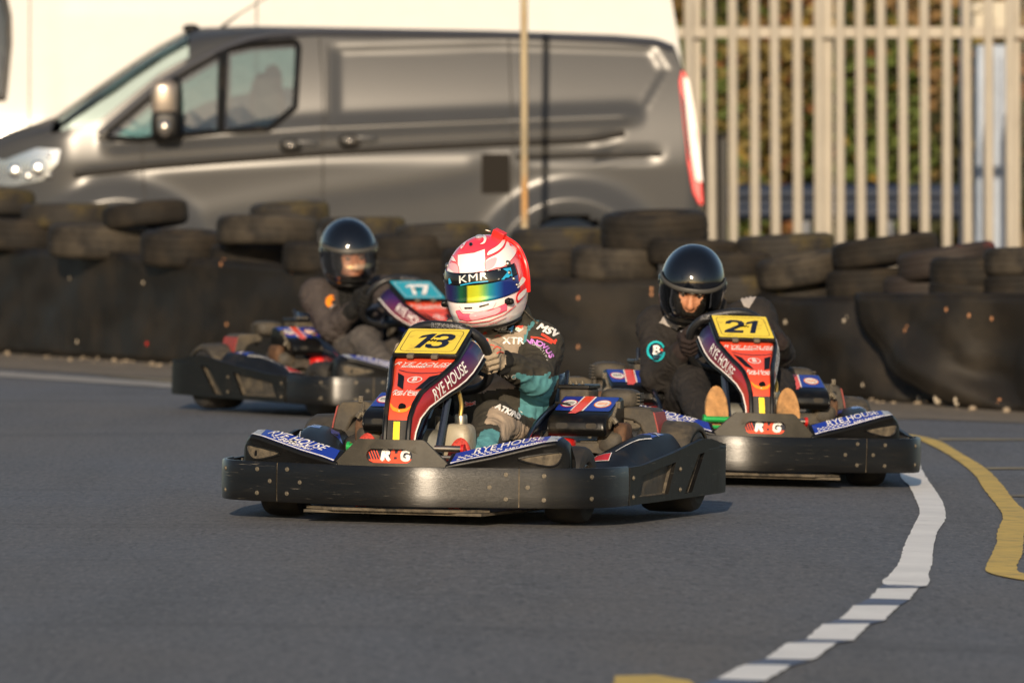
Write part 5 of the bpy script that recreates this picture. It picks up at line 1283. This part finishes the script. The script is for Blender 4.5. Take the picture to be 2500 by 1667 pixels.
def make_driver(kart, label, J, zone, mats, head_rot, face, shoe, sole, fold=.0045):
    Mk = kart_matrix(kart); Mp = Mk @ Matrix.Translation(OFFP)
    p = empty('person', matrix=Mp, label=label, cat='person', group='kart drivers')
    q = {k: P3(*v) for k, v in J.items()}
    F = Field()
    F.ell(q['pelvis'], (.165, .14, .12), 'torso', .04); F.ell((q['pelvis']+q['chest'])/2, (.150, .125, .16), 'torso', .05); F.ell(q['chest'], (.178, .125, .165), 'torso', .05)
    up = (q['neck']-q['chest'])
    for s in 'LR':
        F.cap(q['neck']-up*.35, q['s'+s], .07, .078, 'torso', .04)
        F.cap(q['s'+s], q['e'+s], .064, .055, 'arm'+s, .035); F.cap(q['e'+s], q['w'+s], .054, .040, 'fore'+s, .02)
        d = (q['h'+s]-q['w'+s]); f_ = (q['e'+s]-q['w'+s]); F.cap(q['w'+s]+f_*.32, q['w'+s]+d*.12, .0435, .038, 'cuff', .006)
        F.cap(q['w'+s], q['w'+s]+d*.55, .027, .026, 'hand', .008)
        wc = P3(-.012, .69, .505); rad = (q['h'+s]-wc); nrm = Vector((0, .768, .64)); rad = (rad-nrm*rad.dot(nrm)).normalized(); tan = nrm.cross(rad) if s == 'R' else rad.cross(nrm)
        if tan.z < 0: tan = -tan
        hand(F, q['h'+s], rad, nrm, tan)
        F.cap(q['hip'+s], q['k'+s], .088, .068, 'thigh'+s, .04); F.cap(q['k'+s], q['a'+s], .064, .050, 'calf'+s, .025)
    F.cap(q['neck']-up*.2, q['neck']+up*.25, .064, .060, 'collar', .03); F.cap(q['neck'], q['head'], .058, .058, 'neck', .02)
    H = helm_matrix(q['head'], *head_rot); H = H @ Matrix.Translation((0, -.028, -.012)); r3 = np.array(H.to_3x3()); hp = lambda *a: np.array(H @ Vector(a))
    F.ell(hp(0, .01, .03), (.078, .095, .095), 'head', .02, r3); F.ell(hp(0, -.035, -.045), (.058, .062, .07), 'head', .03, r3)
    if face:
        F.cap(hp(0, -.098, .0), hp(0, -.116, -.036), .009, .0125, 'head', .012); F.ell(hp(0, -.107, -.041), (.017, .010, .008), 'head', .006, r3)
        for s in (-1, 1):
            F.ell(hp(s*.033, -.072, -.028), (.024, .022, .022), 'head', .02, r3); F.cap(hp(s*.012, -.088, .020), hp(s*.05, -.072, .020), .0095, .008, 'head', .012)
            F.ell(hp(s*.031, -.100, .002), (.017, .014, .010), 'head', .01, r3, sub=True)
        F.ell(hp(0, -.092, -.075), (.024, .012, .007), 'head', .01, r3)
    V, Fc, T = F.mesh(.0054)
    tags = F.tags; soft = {i for i, t in enumerate(tags) if t not in ('head', 'hand', 'neck')}
    me = bpy.data.meshes.new('body'); me.from_pydata(V.tolist(), [], Fc.tolist())
    for m in mats: me.materials.append(m)
    co = np.zeros(len(V)*3); me.vertices.foreach_get('co', co); nn = np.zeros(len(V)*3); me.vertices.foreach_get('normal', nn)
    nn = nn.reshape(-1, 3)
    hinv = H.inverted(); vz = []
    names = [m.name for m in mats]
    for i in range(len(V)):
        t = int(T[i]); v = Vector(V[i]); o = v+OFFP
        if t in soft and fold:
            n1 = noise.noise(v*9+Vector((3, 1, kart))); n2 = 1-abs(noise.noise(Vector((v.x*16+n1*2, v.y*16, v.z*34+n1*3)))); n3 = 1-abs(noise.noise(Vector((v.x*40, v.y*30, v.z*22+n1*4))))
            V[i] += nn[i]*fold*((n2-.72)*2.6+(n3-.75)*1.0+n1*.7)
        vz.append(names.index(zone(tags[t], o, (hinv @ v))))
    me.vertices.foreach_set('co', V.reshape(-1)); vz = np.array(vz)
    fm = np.sort(vz[Fc], 1)[:, 1]
    me.polygons.foreach_set('material_index', fm); me.polygons.foreach_set('use_smooth', [True]*len(Fc)); me.update()
    body = bpy.data.objects.new('body', me); COL.objects.link(body); body.parent = p
    md = body.modifiers.new('smooth', 'SMOOTH'); md.factor = .4; md.iterations = 1
    if face:
        for s in (-1, 1):
            m = MB(); rot = H.to_3x3()
            m.ell(H @ Vector((s*.031, -.088, .003)), (.0120, .0110, .0068), rot); m.ell(H @ Vector((s*.031, -.0968, .002)), (.0055, .0035, .0050), rot, mi=1, seg=12, rings=8)
            m.build('eye', [mat('eye_white', (.30, .25, .22), .3), mat('eye_iris', (.02, .02, .025), .1)], p)
            m = MB(); m.tube([H @ Vector((s*x, y, z)) for x, y, z in ((.014, -.1, .0215), (.032, -.0985, .028), (.05, -.085, .0235))], [.003, .004, .002], 6); m.build('eyebrow', mat('brow_hair', (.05, .025, .012), .8), p)
    for s in 'LR':
        a = q['f'+s]; u = Vector((0, .30, .954)).normalized(); nrm = Vector((0, -.954, .30)).normalized(); l = Vector((1, 0, 0))
        m = MB(); rings = []
        for dp, sc in ((0, .93), (.004, 1), (.016, 1), (.02, .95)):
            rings.append([a-nrm*dp+l*(x*sc)+u*(y*sc) for x, y in [((.043+.006*math.sin(t))*math.cos(t), .125*math.sin(t)) for t in [2*math.pi*i/28 for i in range(28)]]])
        m.loft(rings); so = MB(); so.v, so.f, so.mi = m.v, m.f, m.mi
        m = MB(); rings = []
        for i in range(11):
            t = i/10; y = -.12+.235*t; hgt = .10*(1-t)**.8+.028; wd = .043*math.sqrt(max(.05, 1-(2*t-1)**4))
            rings.append([a+u*y-nrm*(.016+hgt*max(0, math.sin(g)))+l*(wd*math.cos(g)) for g in [math.pi*k/12 for k in range(13)]])
        m.loft(rings); sh = m.build('shoe', shoe, p, smooth=50); so.build('sole', sole, sh)
    return p, body, helm_matrix(q['head'], *head_rot)
# ------------------------------------------------------------------ the three drivers
def shared_joints(**kw):
    J = dict(pelvis=(0, 1.12, .20), chest=(0, 1.13, .44), neck=(0, 1.10, .585), head=(0, 1.0, .74), sL=(-.19, 1.12, .54), sR=(.19, 1.12, .54), eL=(-.22, .98, .40), eR=(.22, .98, .40),
             wL=(-.17, .80, .465), wR=(.17, .80, .465), hL=(-.145, .70, .505), hR=(.122, .70, .505), hipL=(-.10, 1.06, .20), hipR=(.10, 1.06, .20), kL=(-.14, .74, .31), kR=(.14, .74, .31),
             aL=(-.15, .36, .16), aR=(.15, .36, .16), fL=(-.15, .235, .225), fR=(.15, .235, .225)); J.update(kw); return J
# driver of kart 13: pink helmet, grey, olive and teal suit
tan, olive, teal = fabric('suit_tan', (.30, .235, .175)), fabric('suit_olive', (.040, .036, .028)), fabric('suit_teal', (.075, .225, .25))
knit, glove = fabric('black_knit', (.008, .008, .008)), fabric('glove_suede', (.33, .265, .19))
REF13 = Vector((.0873, 1.0, .4995)); V13 = Vector((math.cos(R(16)), math.sin(R(16)), 0))
SUIT = [('suit_teal', [(1740, 100), (2020, 100), (2015, 180), (1835, 235), (1778, 300), (1730, 430), (1700, 480), (1690, 400), (1742, 290)]),
        ('suit_teal', [(1560, 775), (1650, 730), (1740, 750), (1900, 765), (1990, 720), (1990, 780), (1900, 810), (1860, 845), (1750, 825)]),
        ('suit_teal', [(1672, 790), (1750, 800), (2100, 780), (2000, 1000), (1900, 1380), (1650, 1380), (1662, 950)]),
        ('suit_teal', [(1290, 1295), (1400, 1305), (1460, 1330), (1450, 1450), (1180, 1560), (1190, 1460)]),
        ('suit_tan', [(1385, 1060), (1450, 1080), (1560, 1170), (1650, 1230), (1800, 1340), (1700, 1420), (1480, 1420), (1455, 1270), (1310, 1240)])]
def zone13(t, o, h):
    if t in ('head', 'neck', 'cuff'): return 'black_knit'
    if t == 'collar': return 'suit_olive'
    if t == 'hand': return 'glove_suede'
    r = o-REF13; x, y = 1500+r.dot(V13)/.000306, 600-r.z/.000306
    leg = t.startswith('thigh') or t.startswith('calf')
    for m, P in SUIT[3:] if leg else SUIT[:3]:
        if inpoly(x, y, P): return m
    if t == 'torso' and x < 1735 and y > 195 and y < 960+.10*(x-1100)*(-1 if x > 1300 else .3): return 'suit_tan'
    return 'suit_olive'
J13 = shared_joints(pelvis=(.025, 1.12, .20), chest=(.055, 1.14, .45), neck=(.075, 1.11, .60), head=(.025, 1.0, .752), sL=(-.085, 1.12, .555), sR=(.168, 1.13, .535), eR=(.200, .965, .438), wR=(.150, .80, .487), hR=(.116, .712, .503),
                    eL=(-.22, .97, .42), kR=(.13, .75, .30), hipR=(.13, 1.05, .21), fR=(.157, .235, .150), fL=(-.150, .235, .158), aR=(.155, .36, .12), aL=(-.15, .36, .12))
p13, body13, H13 = make_driver(13, 'driver in a pink and white helmet, grey and teal racing suit, steering kart 13', J13, zone13, [tan, olive, teal, knit, glove], (-7, 11, -3), False, mat('dark_shoe', (.02, .02, .02), .5), mat('red_sole', (.42, .035, .02), .6, var=.4, vscale=120, bump=.8, bscale=140))
pinkshell = ramp_mat('pink_shell', 2, [(0, (.80, .76, .72)), (.42, (.82, .62, .62)), (.62, (.80, .28, .30)), (.80, (.78, .05, .08)), (1, (.80, .03, .06))], rough=.22, coat=.8, lo=.52, hi=.80, var=.10)
hel = make_helmet(p13, H13, [pinkshell, M_blk], None)
p13u, p13d = Vector((math.cos(R(16)), math.sin(R(16)), 0)), Vector((-math.sin(R(16)), math.cos(R(16)), 0))
hb = bvh_of(hel); d = Decal(hb, P3(.025, 1.0, .752)-p13d*.5, p13u, (0, 0, 1), p13d, .012, .001)
ZB = lambda q: [((x-675)/2789, -(y-570)/2789) for x, y in q]
hw, hr, hpk = mat('helmet_white', (.82, .79, .76), .2, coat=.8), mat('helmet_red', (.78, .02, .03), .2, coat=.8), mat('helmet_pink', (.80, .40, .44), .2, coat=.8)
LIFT = [0.0]
def panel(pts, m, edge=None, sm=True):
    q = ZB(pts)
    if sm: q = [(p.x, p.y) for p in spline([(a, b, 0) for a, b in q], 4, True)]
    LIFT[0] += .00022
    if edge: d.stroke(q+[q[0]], .0035, edge, LIFT[0])
    d.poly(q, m, LIFT[0]+.0002); d.flush('painted_panel', hel)
panel([(415, 345), (560, 325), (655, 290), (662, 400), (668, 478), (550, 500), (425, 520), (416, 430)], hw, hr, False)
panel([(440, 290), (445, 240), (475, 200), (545, 158), (500, 215), (460, 275)], hw, hr)
panel([(575, 165), (620, 150), (660, 175), (668, 205), (650, 240), (612, 247), (640, 225), (640, 190)], hw, hr)
panel([(683, 345), (690, 310), (760, 265), (800, 225), (820, 188), (840, 195), (820, 255), (770, 305)], hw, hr)
panel([(668, 390), (770, 330), (830, 275), (862, 215), (935, 290), (905, 365), (825, 440), (760, 452), (700, 475), (672, 478)], hw, hr)
panel([(668, 400), (760, 365), (740, 440), (675, 478)], hpk)
panel([(343, 345), (368, 352), (398, 395), (396, 408), (350, 388)], hw, hr)
panel([(330, 415), (412, 432), (424, 520), (345, 540), (325, 480)], hpk, hr)
panel([(332, 470), (380, 500), (395, 525), (340, 540)], hw)
panel([(905, 215), (960, 275), (1002, 370), (1028, 480), (1035, 600), (985, 640), (945, 600), (975, 500), (965, 390), (930, 350), (940, 300)], hr)
panel([(985, 540), (1018, 565), (975, 615), (945, 632)], hw, hr)
panel([(940, 690), (1030, 590), (1022, 680), (948, 770)], hr)
panel([(955, 700), (1022, 640), (1015, 690), (955, 745)], hw)
panel([(412, 848), (440, 840), (470, 872), (560, 872), (640, 858), (760, 815), (858, 768), (850, 830), (760, 868), (640, 905), (510, 928), (440, 912)], mat('helmet_rose', (.78, .13, .22), .2, coat=.8), hr, False)
panel([(540, 868), (700, 838), (790, 805), (780, 855), (640, 900), (550, 918)], hpk)
d.stroke(ZB([(440, 935), (560, 945), (700, 925), (830, 870), (930, 790)]), .0022, hr, .0045)
d.stroke(ZB([(450, 960), (580, 975), (720, 950), (850, 890)]), .0022, hpk, .0045)
d.stroke(ZB([(520, 1000), (540, 970), (660, 965), (740, 935), (770, 945)]), .0016, hr, .0045)
d.stroke(ZB([(440, 800), (470, 850), (600, 850), (730, 815), (760, 760)]), .0014, hpk, .0045)
for q in ([(483, 811), (553, 808), (553, 820), (485, 824)], [(612, 798), (696, 772), (698, 785), (615, 808)]): panel(q, M_glint, None, False)
d.flush('painted_line', hel); d.poly(oval((530-675)/2789, (570-250)/2789, .006, .006), M_metal, .001); d.poly(oval((530-675)/2789, (570-250)/2789, .0035, .0035), M_blk, .0016)
d.build('helmet_bolt', hel)
visor = ramp_mat('mirror_visor', 0, [(0, (.02, .01, .12)), (.12, (.012, .05, .10)), (.20, (.012, .12, .05)), (.30, (.01, .05, .02)), (.335, (.62, .62, .02)), (.50, (.56, .66, .03)), (.60, (.16, .42, .10)), (.68, (.02, .30, .32)), (.78, (.01, .16, .42)), (.88, (.012, .03, .22))], rough=.12, coat=1, metal=.35, lo=-.06, hi=.14)
zv = lambda az: (-.043+.012*(abs(az)/1.4)**2, .046+.006*(abs(az)/1.4)**2)
vz_ = xf(helm_patch(-1.42, 1.42, 0, 0, .0035, 64, 12, zv), H13).build('visor', [visor], hel, smooth=60, solid=.003)
xf(helm_patch(-1.40, 1.40, 0, 0, .0045, 64, 8, lambda az: (.013+.008*(abs(az)/1.4)**2, .053+.006*(abs(az)/1.4)**2)), H13).build('visor_strip', M_glint, vz_, smooth=60, solid=.002)
st = [c for c in vz_.children][0]
d = Decal(bvh_of(st), P3(.025, 1.0, .752)-p13d*.5, p13u, (0, 0, 1), p13d, .01, .0008)
cy = mat('visor_cyan', (.02, .35, .62), .3)
HX = lambda x, y: ((x-675)/2789, -(y-570)/2789)
d.text('KMR', HX(548, 548), .034, M_white, shear=.1, bold=.0002, rot=10, sx=1.3, lift=.0006, space=1.1)
d.flush('visor_lettering', st); d.poly(ZB([(820, 462), (890, 450), (912, 556), (805, 560), (862, 490)]), cy); d.flush('visor_flash', st); d.poly(ZB([(332, 560), (345, 552), (380, 640), (340, 658)]), cy)
d.stroke(ZB([(440, 614), (560, 588), (690, 574)]), .0035, cy); d.text('///Bu', HX(775, 470), .009, M_white, rot=6); d.text('F1', HX(785, 556), .006, M_white)
d.build('visor_lettering', st)
m = MB()
for z, az, r in ((.062, 1.18, .009), (.034, 1.12, .0075), (.012, 1.22, .006), (-.01, 1.3, .005)):
    for s in (-1, 1):
        x, y = helm_xy(z, s*az); n = Vector((x, y*.7, z*.4)).normalized(); m.lathe([(.0001, .008), (r*.6, .008), (r, .005), (r*1.25, 0), (r*1.25, -.004)], Vector((x, y, z)), n, 14)
xf(m, H13).build('visor_screws', M_metal, hel)
m = MB(); az = 1.02
for s in (-1, 1):
    x, y = helm_xy(-.052, s*az); m.ell((x, y-.002, -.056), (.02, .012, .011), e=.7); m.lathe([(.0001, .012), (.006, .012), (.009, .004), (.009, -.004)], (x*1.04, y*1.04, -.052), (s, -.8, 0), 12)
xf(m, H13).build('visor_latch', M_blk, hel)
m = MB(); m.ell((0, -.02, .147), (.014, .016, .007), mi=1); xf(m, H13).build('top_vent', [M_metal, mat('clear_grey', (.3, .3, .35), .2)], hel)
tb = MB(); tb.box(H13 @ Vector((.052, .02, .142)), (.040, .03, .030), (H13 @ Matrix.Rotation(R(28), 4, 'Y')).to_3x3()); tb.cyl(H13 @ Vector((.030, .01, .157)), H13 @ Vector((.012, .005, .164)), .0035, 8, mi=1)
tb.tube(spline([H13 @ Vector(v) for v in ((.068, .03, .132), (.10, .05, .098), (.127, .035, .05), (.133, .03, .0), (.127, .035, -.05))], 6), .0075, 10)
tb.build('air_hose', [mat('hose_red', (.75, .02, .015), .35, coat=.3), M_metal], hel, bevel=.004)
m = MB(); m.tube([H13 @ Vector((.10, .04, -.11)), P3(.165, 1.10, .615)], .0022, 6); m.ell(P3(.167, 1.10, .612), (.008, .008, .008)); m.build('tether', M_bolt, hel)
# suit prints
o0 = P3(.0873, 1.0, .4995)
ZA = lambda x, y: ((x-1500)*.000306, -(y-600)*.000306)
d = Decal(bvh_of(body13), o0-p13d*.45, p13u, (0, 0, 1), p13d, .012, .0025)
purple, pred, pblu = mat('print_purple', (.55, .22, .62), .6), mat('print_red', (.75, .06, .03), .6), mat('print_blue', (.08, .30, .62), .6)
d.text('MSV', ZA(1950, 305), .031, M_white, shear=.35, bold=.0022, rot=-22, sx=1.25)
d.stroke([ZA(*p) for p in ((1890, 345), (1960, 385), (2040, 440), (2020, 420), (2050, 405))], .008, pred); d.stroke([ZA(*p) for p in ((1780, 378), (1850, 385), (1930, 405), (2000, 440))], .005, pred)
for ch, x, y, r in (('V', 1772, 428, 12), ('N', 1822, 432, -8), ('O', 1876, 448, -22), ('V', 1925, 478, -38), ('U', 1962, 522, -58), ('S', 1990, 570, -70)): d.text(ch, ZA(x, y), .021, purple, bold=.0012, rot=r, sx=1.3)
for i, ch in enumerate('CONSULTING'): d.text(ch, ZA(1800+i*19-i*i*.2, 452+i*i*1.9), .0095, M_white, rot=-6-i*6.5)
d.text('GB', ZA(1450, 278), .026, M_white, shear=.25, bold=.0014, sx=1.25); d.text('4', ZA(1562, 290), .026, pblu, shear=.25, bold=.0014, sx=1.2); d.text('championship', ZA(1500, 318), .008, M_white)
d.poly([ZA(*p) for p in ((1610, 275), (1695, 268), (1695, 300), (1655, 325), (1615, 305))], M_white); d.stroke([ZA(1612, 268), ZA(1692, 268)], .006, pred, .0006); d.stroke([ZA(1615, 262), ZA(1690, 290)], .003, pred, .0006); d.text('BRDC', ZA(1652, 296), .010, mat('print_green', (.05, .25, .1), .6), lift=.001)
d.text('XTR', ZA(1595, 422), .030, M_white, bold=.0012, sx=1.2)
d.text('N', ZA(1120, 330), .03, M_white, shear=.4, bold=.001, sx=1.3); d.text('N', ZA(1170, 335), .03, M_white, shear=-.4, bold=.001, sx=1.3); d.poly([ZA(*p) for p in ((1165, 400), (1225, 395), (1200, 448))], pblu)
d.text('T I N G', ZA(1510, 775), .020, mat('print_grey', (.45, .42, .38), .6), sx=1.1)
d.text('PRT', ZA(1845, 190), .034, olive, shear=.3, bold=.0014, rot=20, sx=1.2)
d.text('ATKINS', ZA(1545, 1135), .024, M_white, shear=.25, bold=.0018, rot=-25, sx=1.05)
fx = lambda x, y: ZA(1095+x*112, 1078+y*46-x*10)
d.poly([fx(0, 0), fx(1, 0), fx(1, 1), fx(0, 1)], M_navy)
for a, b in (((0, 0), (1, 1)), ((0, 1), (1, 0)), ((.5, 0), (.5, 1)), ((0, .5), (1, .5))): d.stroke([fx(*a), fx(*b)], .005, M_white, .0008)
for a, b in (((0, 0), (1, 1)), ((0, 1), (1, 0)), ((.5, 0), (.5, 1)), ((0, .5), (1, .5))): d.stroke([fx(*a), fx(*b)], .0024, pred, .0014)
d.poly(oval(*ZA(1297, 395), .010, .020), pred)
for y, x0, x1 in ((455, 1390, 1460), (430, 1320, 1400), (500, 1420, 1490), (360, 1400, 1460)): d.stroke([ZA(x0, y+25), ZA((x0+x1)/2, y), ZA(x1, y+18)], .0025, pred)
d.build('suit_print', body13)

# driver of kart 21: black helmet, clear visor, dark suit
black, pale = fabric('suit_black', (.021, .0185, .0175)), fabric('suit_pale_grey', (.34, .31, .29))
def zone21(t, o, h):
    if t == 'head':
        return 'skin' if h.y < -.02 and -.062 < h.z < .035 and abs(h.x) < .060*(1+(h.z-.03)/.125) else 'black_knit'
    if t == 'neck': return 'black_knit'
    if t in ('hand', 'cuff'): return 'glove_dark'
    return 'suit_black'
gdark = fabric('glove_dark', (.022, .015, .014))
J21 = shared_joints(chest=(.0, 1.10, .43), neck=(.0, 1.05, .575), head=(-.096, .945, .714), sL=(-.190, 1.10, .54), sR=(.172, 1.08, .585), eL=(-.225, .94, .36), wL=(-.165, .79, .455), hL=(-.140, .72, .492),
                    eR=(.235, .92, .455), wR=(.20, .77, .50), hR=(.122, .69, .525), kL=(-.125, .76, .335), kR=(.19, .75, .34), fL=(-.132, .235, .235), fR=(.132, .235, .235), aL=(-.135, .36, .165), aR=(.14, .36, .165))
p21, body21, H21 = make_driver(21, 'driver in a black helmet and black suit leaning over the wheel of kart 21', J21, zone21, [black, M_skin, knit, gdark], (-13, 21, 5, .95), True, mat('tan_shoe', (.20, .13, .07), .7), mat('tan_sole', (.36, .185, .065), .75, var=.3, vscale=40, bump=.4, dust=(.12, .08, .04), dscale=18))
shine = mat('helmet_black', (.004, .005, .008), .06, coat=.3)
def black_helmet(person, H, port, tint, gl, rg=.03):
    h = make_helmet(person, H, [shine, M_blk], port)
    v = xf(helm_patch(-1.5, 1.5, 0, 0, .004, 56, 14, lambda az: (port[0]-.012+.012*(abs(az)/1.5)**2, port[1]+.018+.010*(abs(az)/1.5)**2)), H).build('visor', glass_mat('clear_visor', tint, gl, rg), h, smooth=60, solid=.0025)
    xf(helm_patch(-1.5, 1.5, 0, 0, .0068, 56, 3, lambda az: (port[1]+.003+.010*(abs(az)/1.5)**2, port[1]+.020+.010*(abs(az)/1.5)**2)), H).build('visor_frame', mat('visor_frame_grey', (.05, .047, .042), .45), v, smooth=60, solid=.002)
    m = MB()
    for s in (-1, 1):
        x, y = helm_xy(.0, s*1.52); m.lathe([(.0001, .010), (.018, .009), (.026, .004), (.028, -.006)], (x*.99, y, .0), (s, 0, 0), 22)
    xf(m, H).build('visor_pivot', shine, h)
    m = MB(); rows = []
    for a in [-.62+1.24*i/16 for i in range(17)]:
        x, y = helm_xy(-.105, a); rows.append([(x*1.01, y*1.01, -.112), (x*1.06, y*1.05, -.108), (x*1.06, y*1.05, -.096), (x*1.01, y*1.01, -.090)])
    m.loft(rows); xf(m, H).build('chin_vent', M_blk, h); return h
h21 = black_helmet(p21, H21, (-.092, .012, 1.1), (.96, .94, .90), .0)
d = Decal(bvh_of(h21), H21 @ Vector((0, -.5, .045)), H21.to_3x3() @ Vector((1, 0, 0)), H21.to_3x3() @ Vector((0, .25, .97)), H21.to_3x3() @ Vector((0, 1, -.15)), .012, .0015)
silver = mat('silver_print', (.62, .58, .50), .25, metal=.5)
d.text('LS2', (0, .018), .030, silver, bold=.0012, sx=1.9, shear=.1)
for q in ([(-.005, .035), (-.035, .05), (-.05, .085)], [(.005, .035), (.035, .05), (.05, .085)], [(-.02, .045), (-.018, .075)], [(.02, .045), (.018, .075)], [(-.04, .065), (0, .055), (.04, .065)], [(-.03, .08), (0, .073), (.03, .08)], [(0, .03), (0, .075)]): d.stroke(q, .005, shine, .002)
d.build('helmet_emblem', h21)
REF21 = (.071, 1.0, .549)
p21d = Vector((math.sin(R(10)), math.cos(R(10)), 0)); p21u = Vector((math.cos(R(10)), -math.sin(R(10)), 0))
Z21 = lambda x, y: ((x-1000)/(2.529*673), -(y-560)/(2.529*673))
d = Decal(bvh_of(body21), P3(*REF21)-p21d*.5, p21u, (0, 0, 1), p21d, .012, .003)
t0 = Z21(520, 722)
tq = mat('patch_turquoise', (.01, .42, .46), .6)
d.poly(oval(t0[0], t0[1], .033, .036), tq); d.poly(oval(*t0, .025, .028), M_navy, .0008); d.text('B', t0, .045, M_white, bold=.002, shear=.1, lift=.0016); d.poly(oval(t0[0]+.019, t0[1]+.003, .004, .005), pred, .0016)
d.build('arm_patch', body21)
d = Decal(bvh_of(body21), P3(*REF21)-p21d*.5, p21u, (0, 0, 1), p21d, .012, .004)
for q in ([(535, 548), (560, 510), (610, 462), (660, 500), (690, 565), (665, 595), (600, 572)], [(1040, 325), (1100, 340), (1150, 368), (1105, 440), (1075, 432), (1052, 390)]):
    d.poly([Z21(*p) for p in q], pale); d.flush('shoulder_patch', body21)
d.ring([oval(*Z21(1012, 352), .018, .016), oval(*Z21(1012, 352), .013, .011)], pale, .001)
d.build('strap_ring', body21)

# driver of kart 17: black helmet, grey hooded top
grey, gtrs = fabric('top_grey', (.05, .041, .039)), fabric('trousers_grey', (.07, .062, .057))
def zone17(t, o, h):
    if t == 'head': return 'skin' if h.y < -.02 and -.075 < h.z < .04 and abs(h.x) < .052 else 'black_knit'
    if t in ('neck', 'collar'): return 'black_knit'
    if t in ('hand', 'cuff'): return 'black_knit'
    if t.startswith('thigh') or t.startswith('calf'): return 'trousers_grey'
    if t == 'torso' and abs(o.x+.03) < .09 and o.y < 1.1: return 'black_knit'
    return 'top_grey'
J17 = shared_joints(chest=(-.02, 1.13, .43), neck=(-.045, 1.08, .57), head=(-.086, 1.0, .728), sL=(-.185, 1.11, .52), sR=(.16, 1.12, .535), eL=(-.178, .97, .375), wL=(-.145, .82, .46), hL=(-.140, .71, .512), eR=(.24, .95, .41), hR=(.122, .69, .52), kL=(-.12, .75, .325))
p17, body17, H17 = make_driver(17, 'driver in black helmet and grey hooded top, hands on the wheel of kart 17', J17, zone17, [grey, gtrs, M_skin, knit], (-12, 12, -4), True, mat('dark_shoe', (.02, .02, .02), .5), mat('dark_sole', (.03, .028, .025), .7))
h17 = black_helmet(p17, H17, (-.085, .020, 1.25), (.90, .88, .85), .10, .09)
c17, s17 = math.cos(R(-28)), math.sin(R(-28))
d = Decal(bvh_of(body17), P3(-.19, .98, .49)-Vector((s17*-1, c17, 0))*.45, (c17, s17, 0), (0, 0, 1), (-s17, c17, 0), .012, .003)
d.poly([(-.012, .02), (.0, .034), (.02, .034), (.012, .022), (.024, .016), (.006, .004), (.016, -.012), (-.004, -.02), (-.016, -.002)], M_orange); d.poly([(.004, -.02), (.03, -.006), (.026, -.012), (.008, -.026)], pale, .0005)
d.build('sleeve_print', body17)
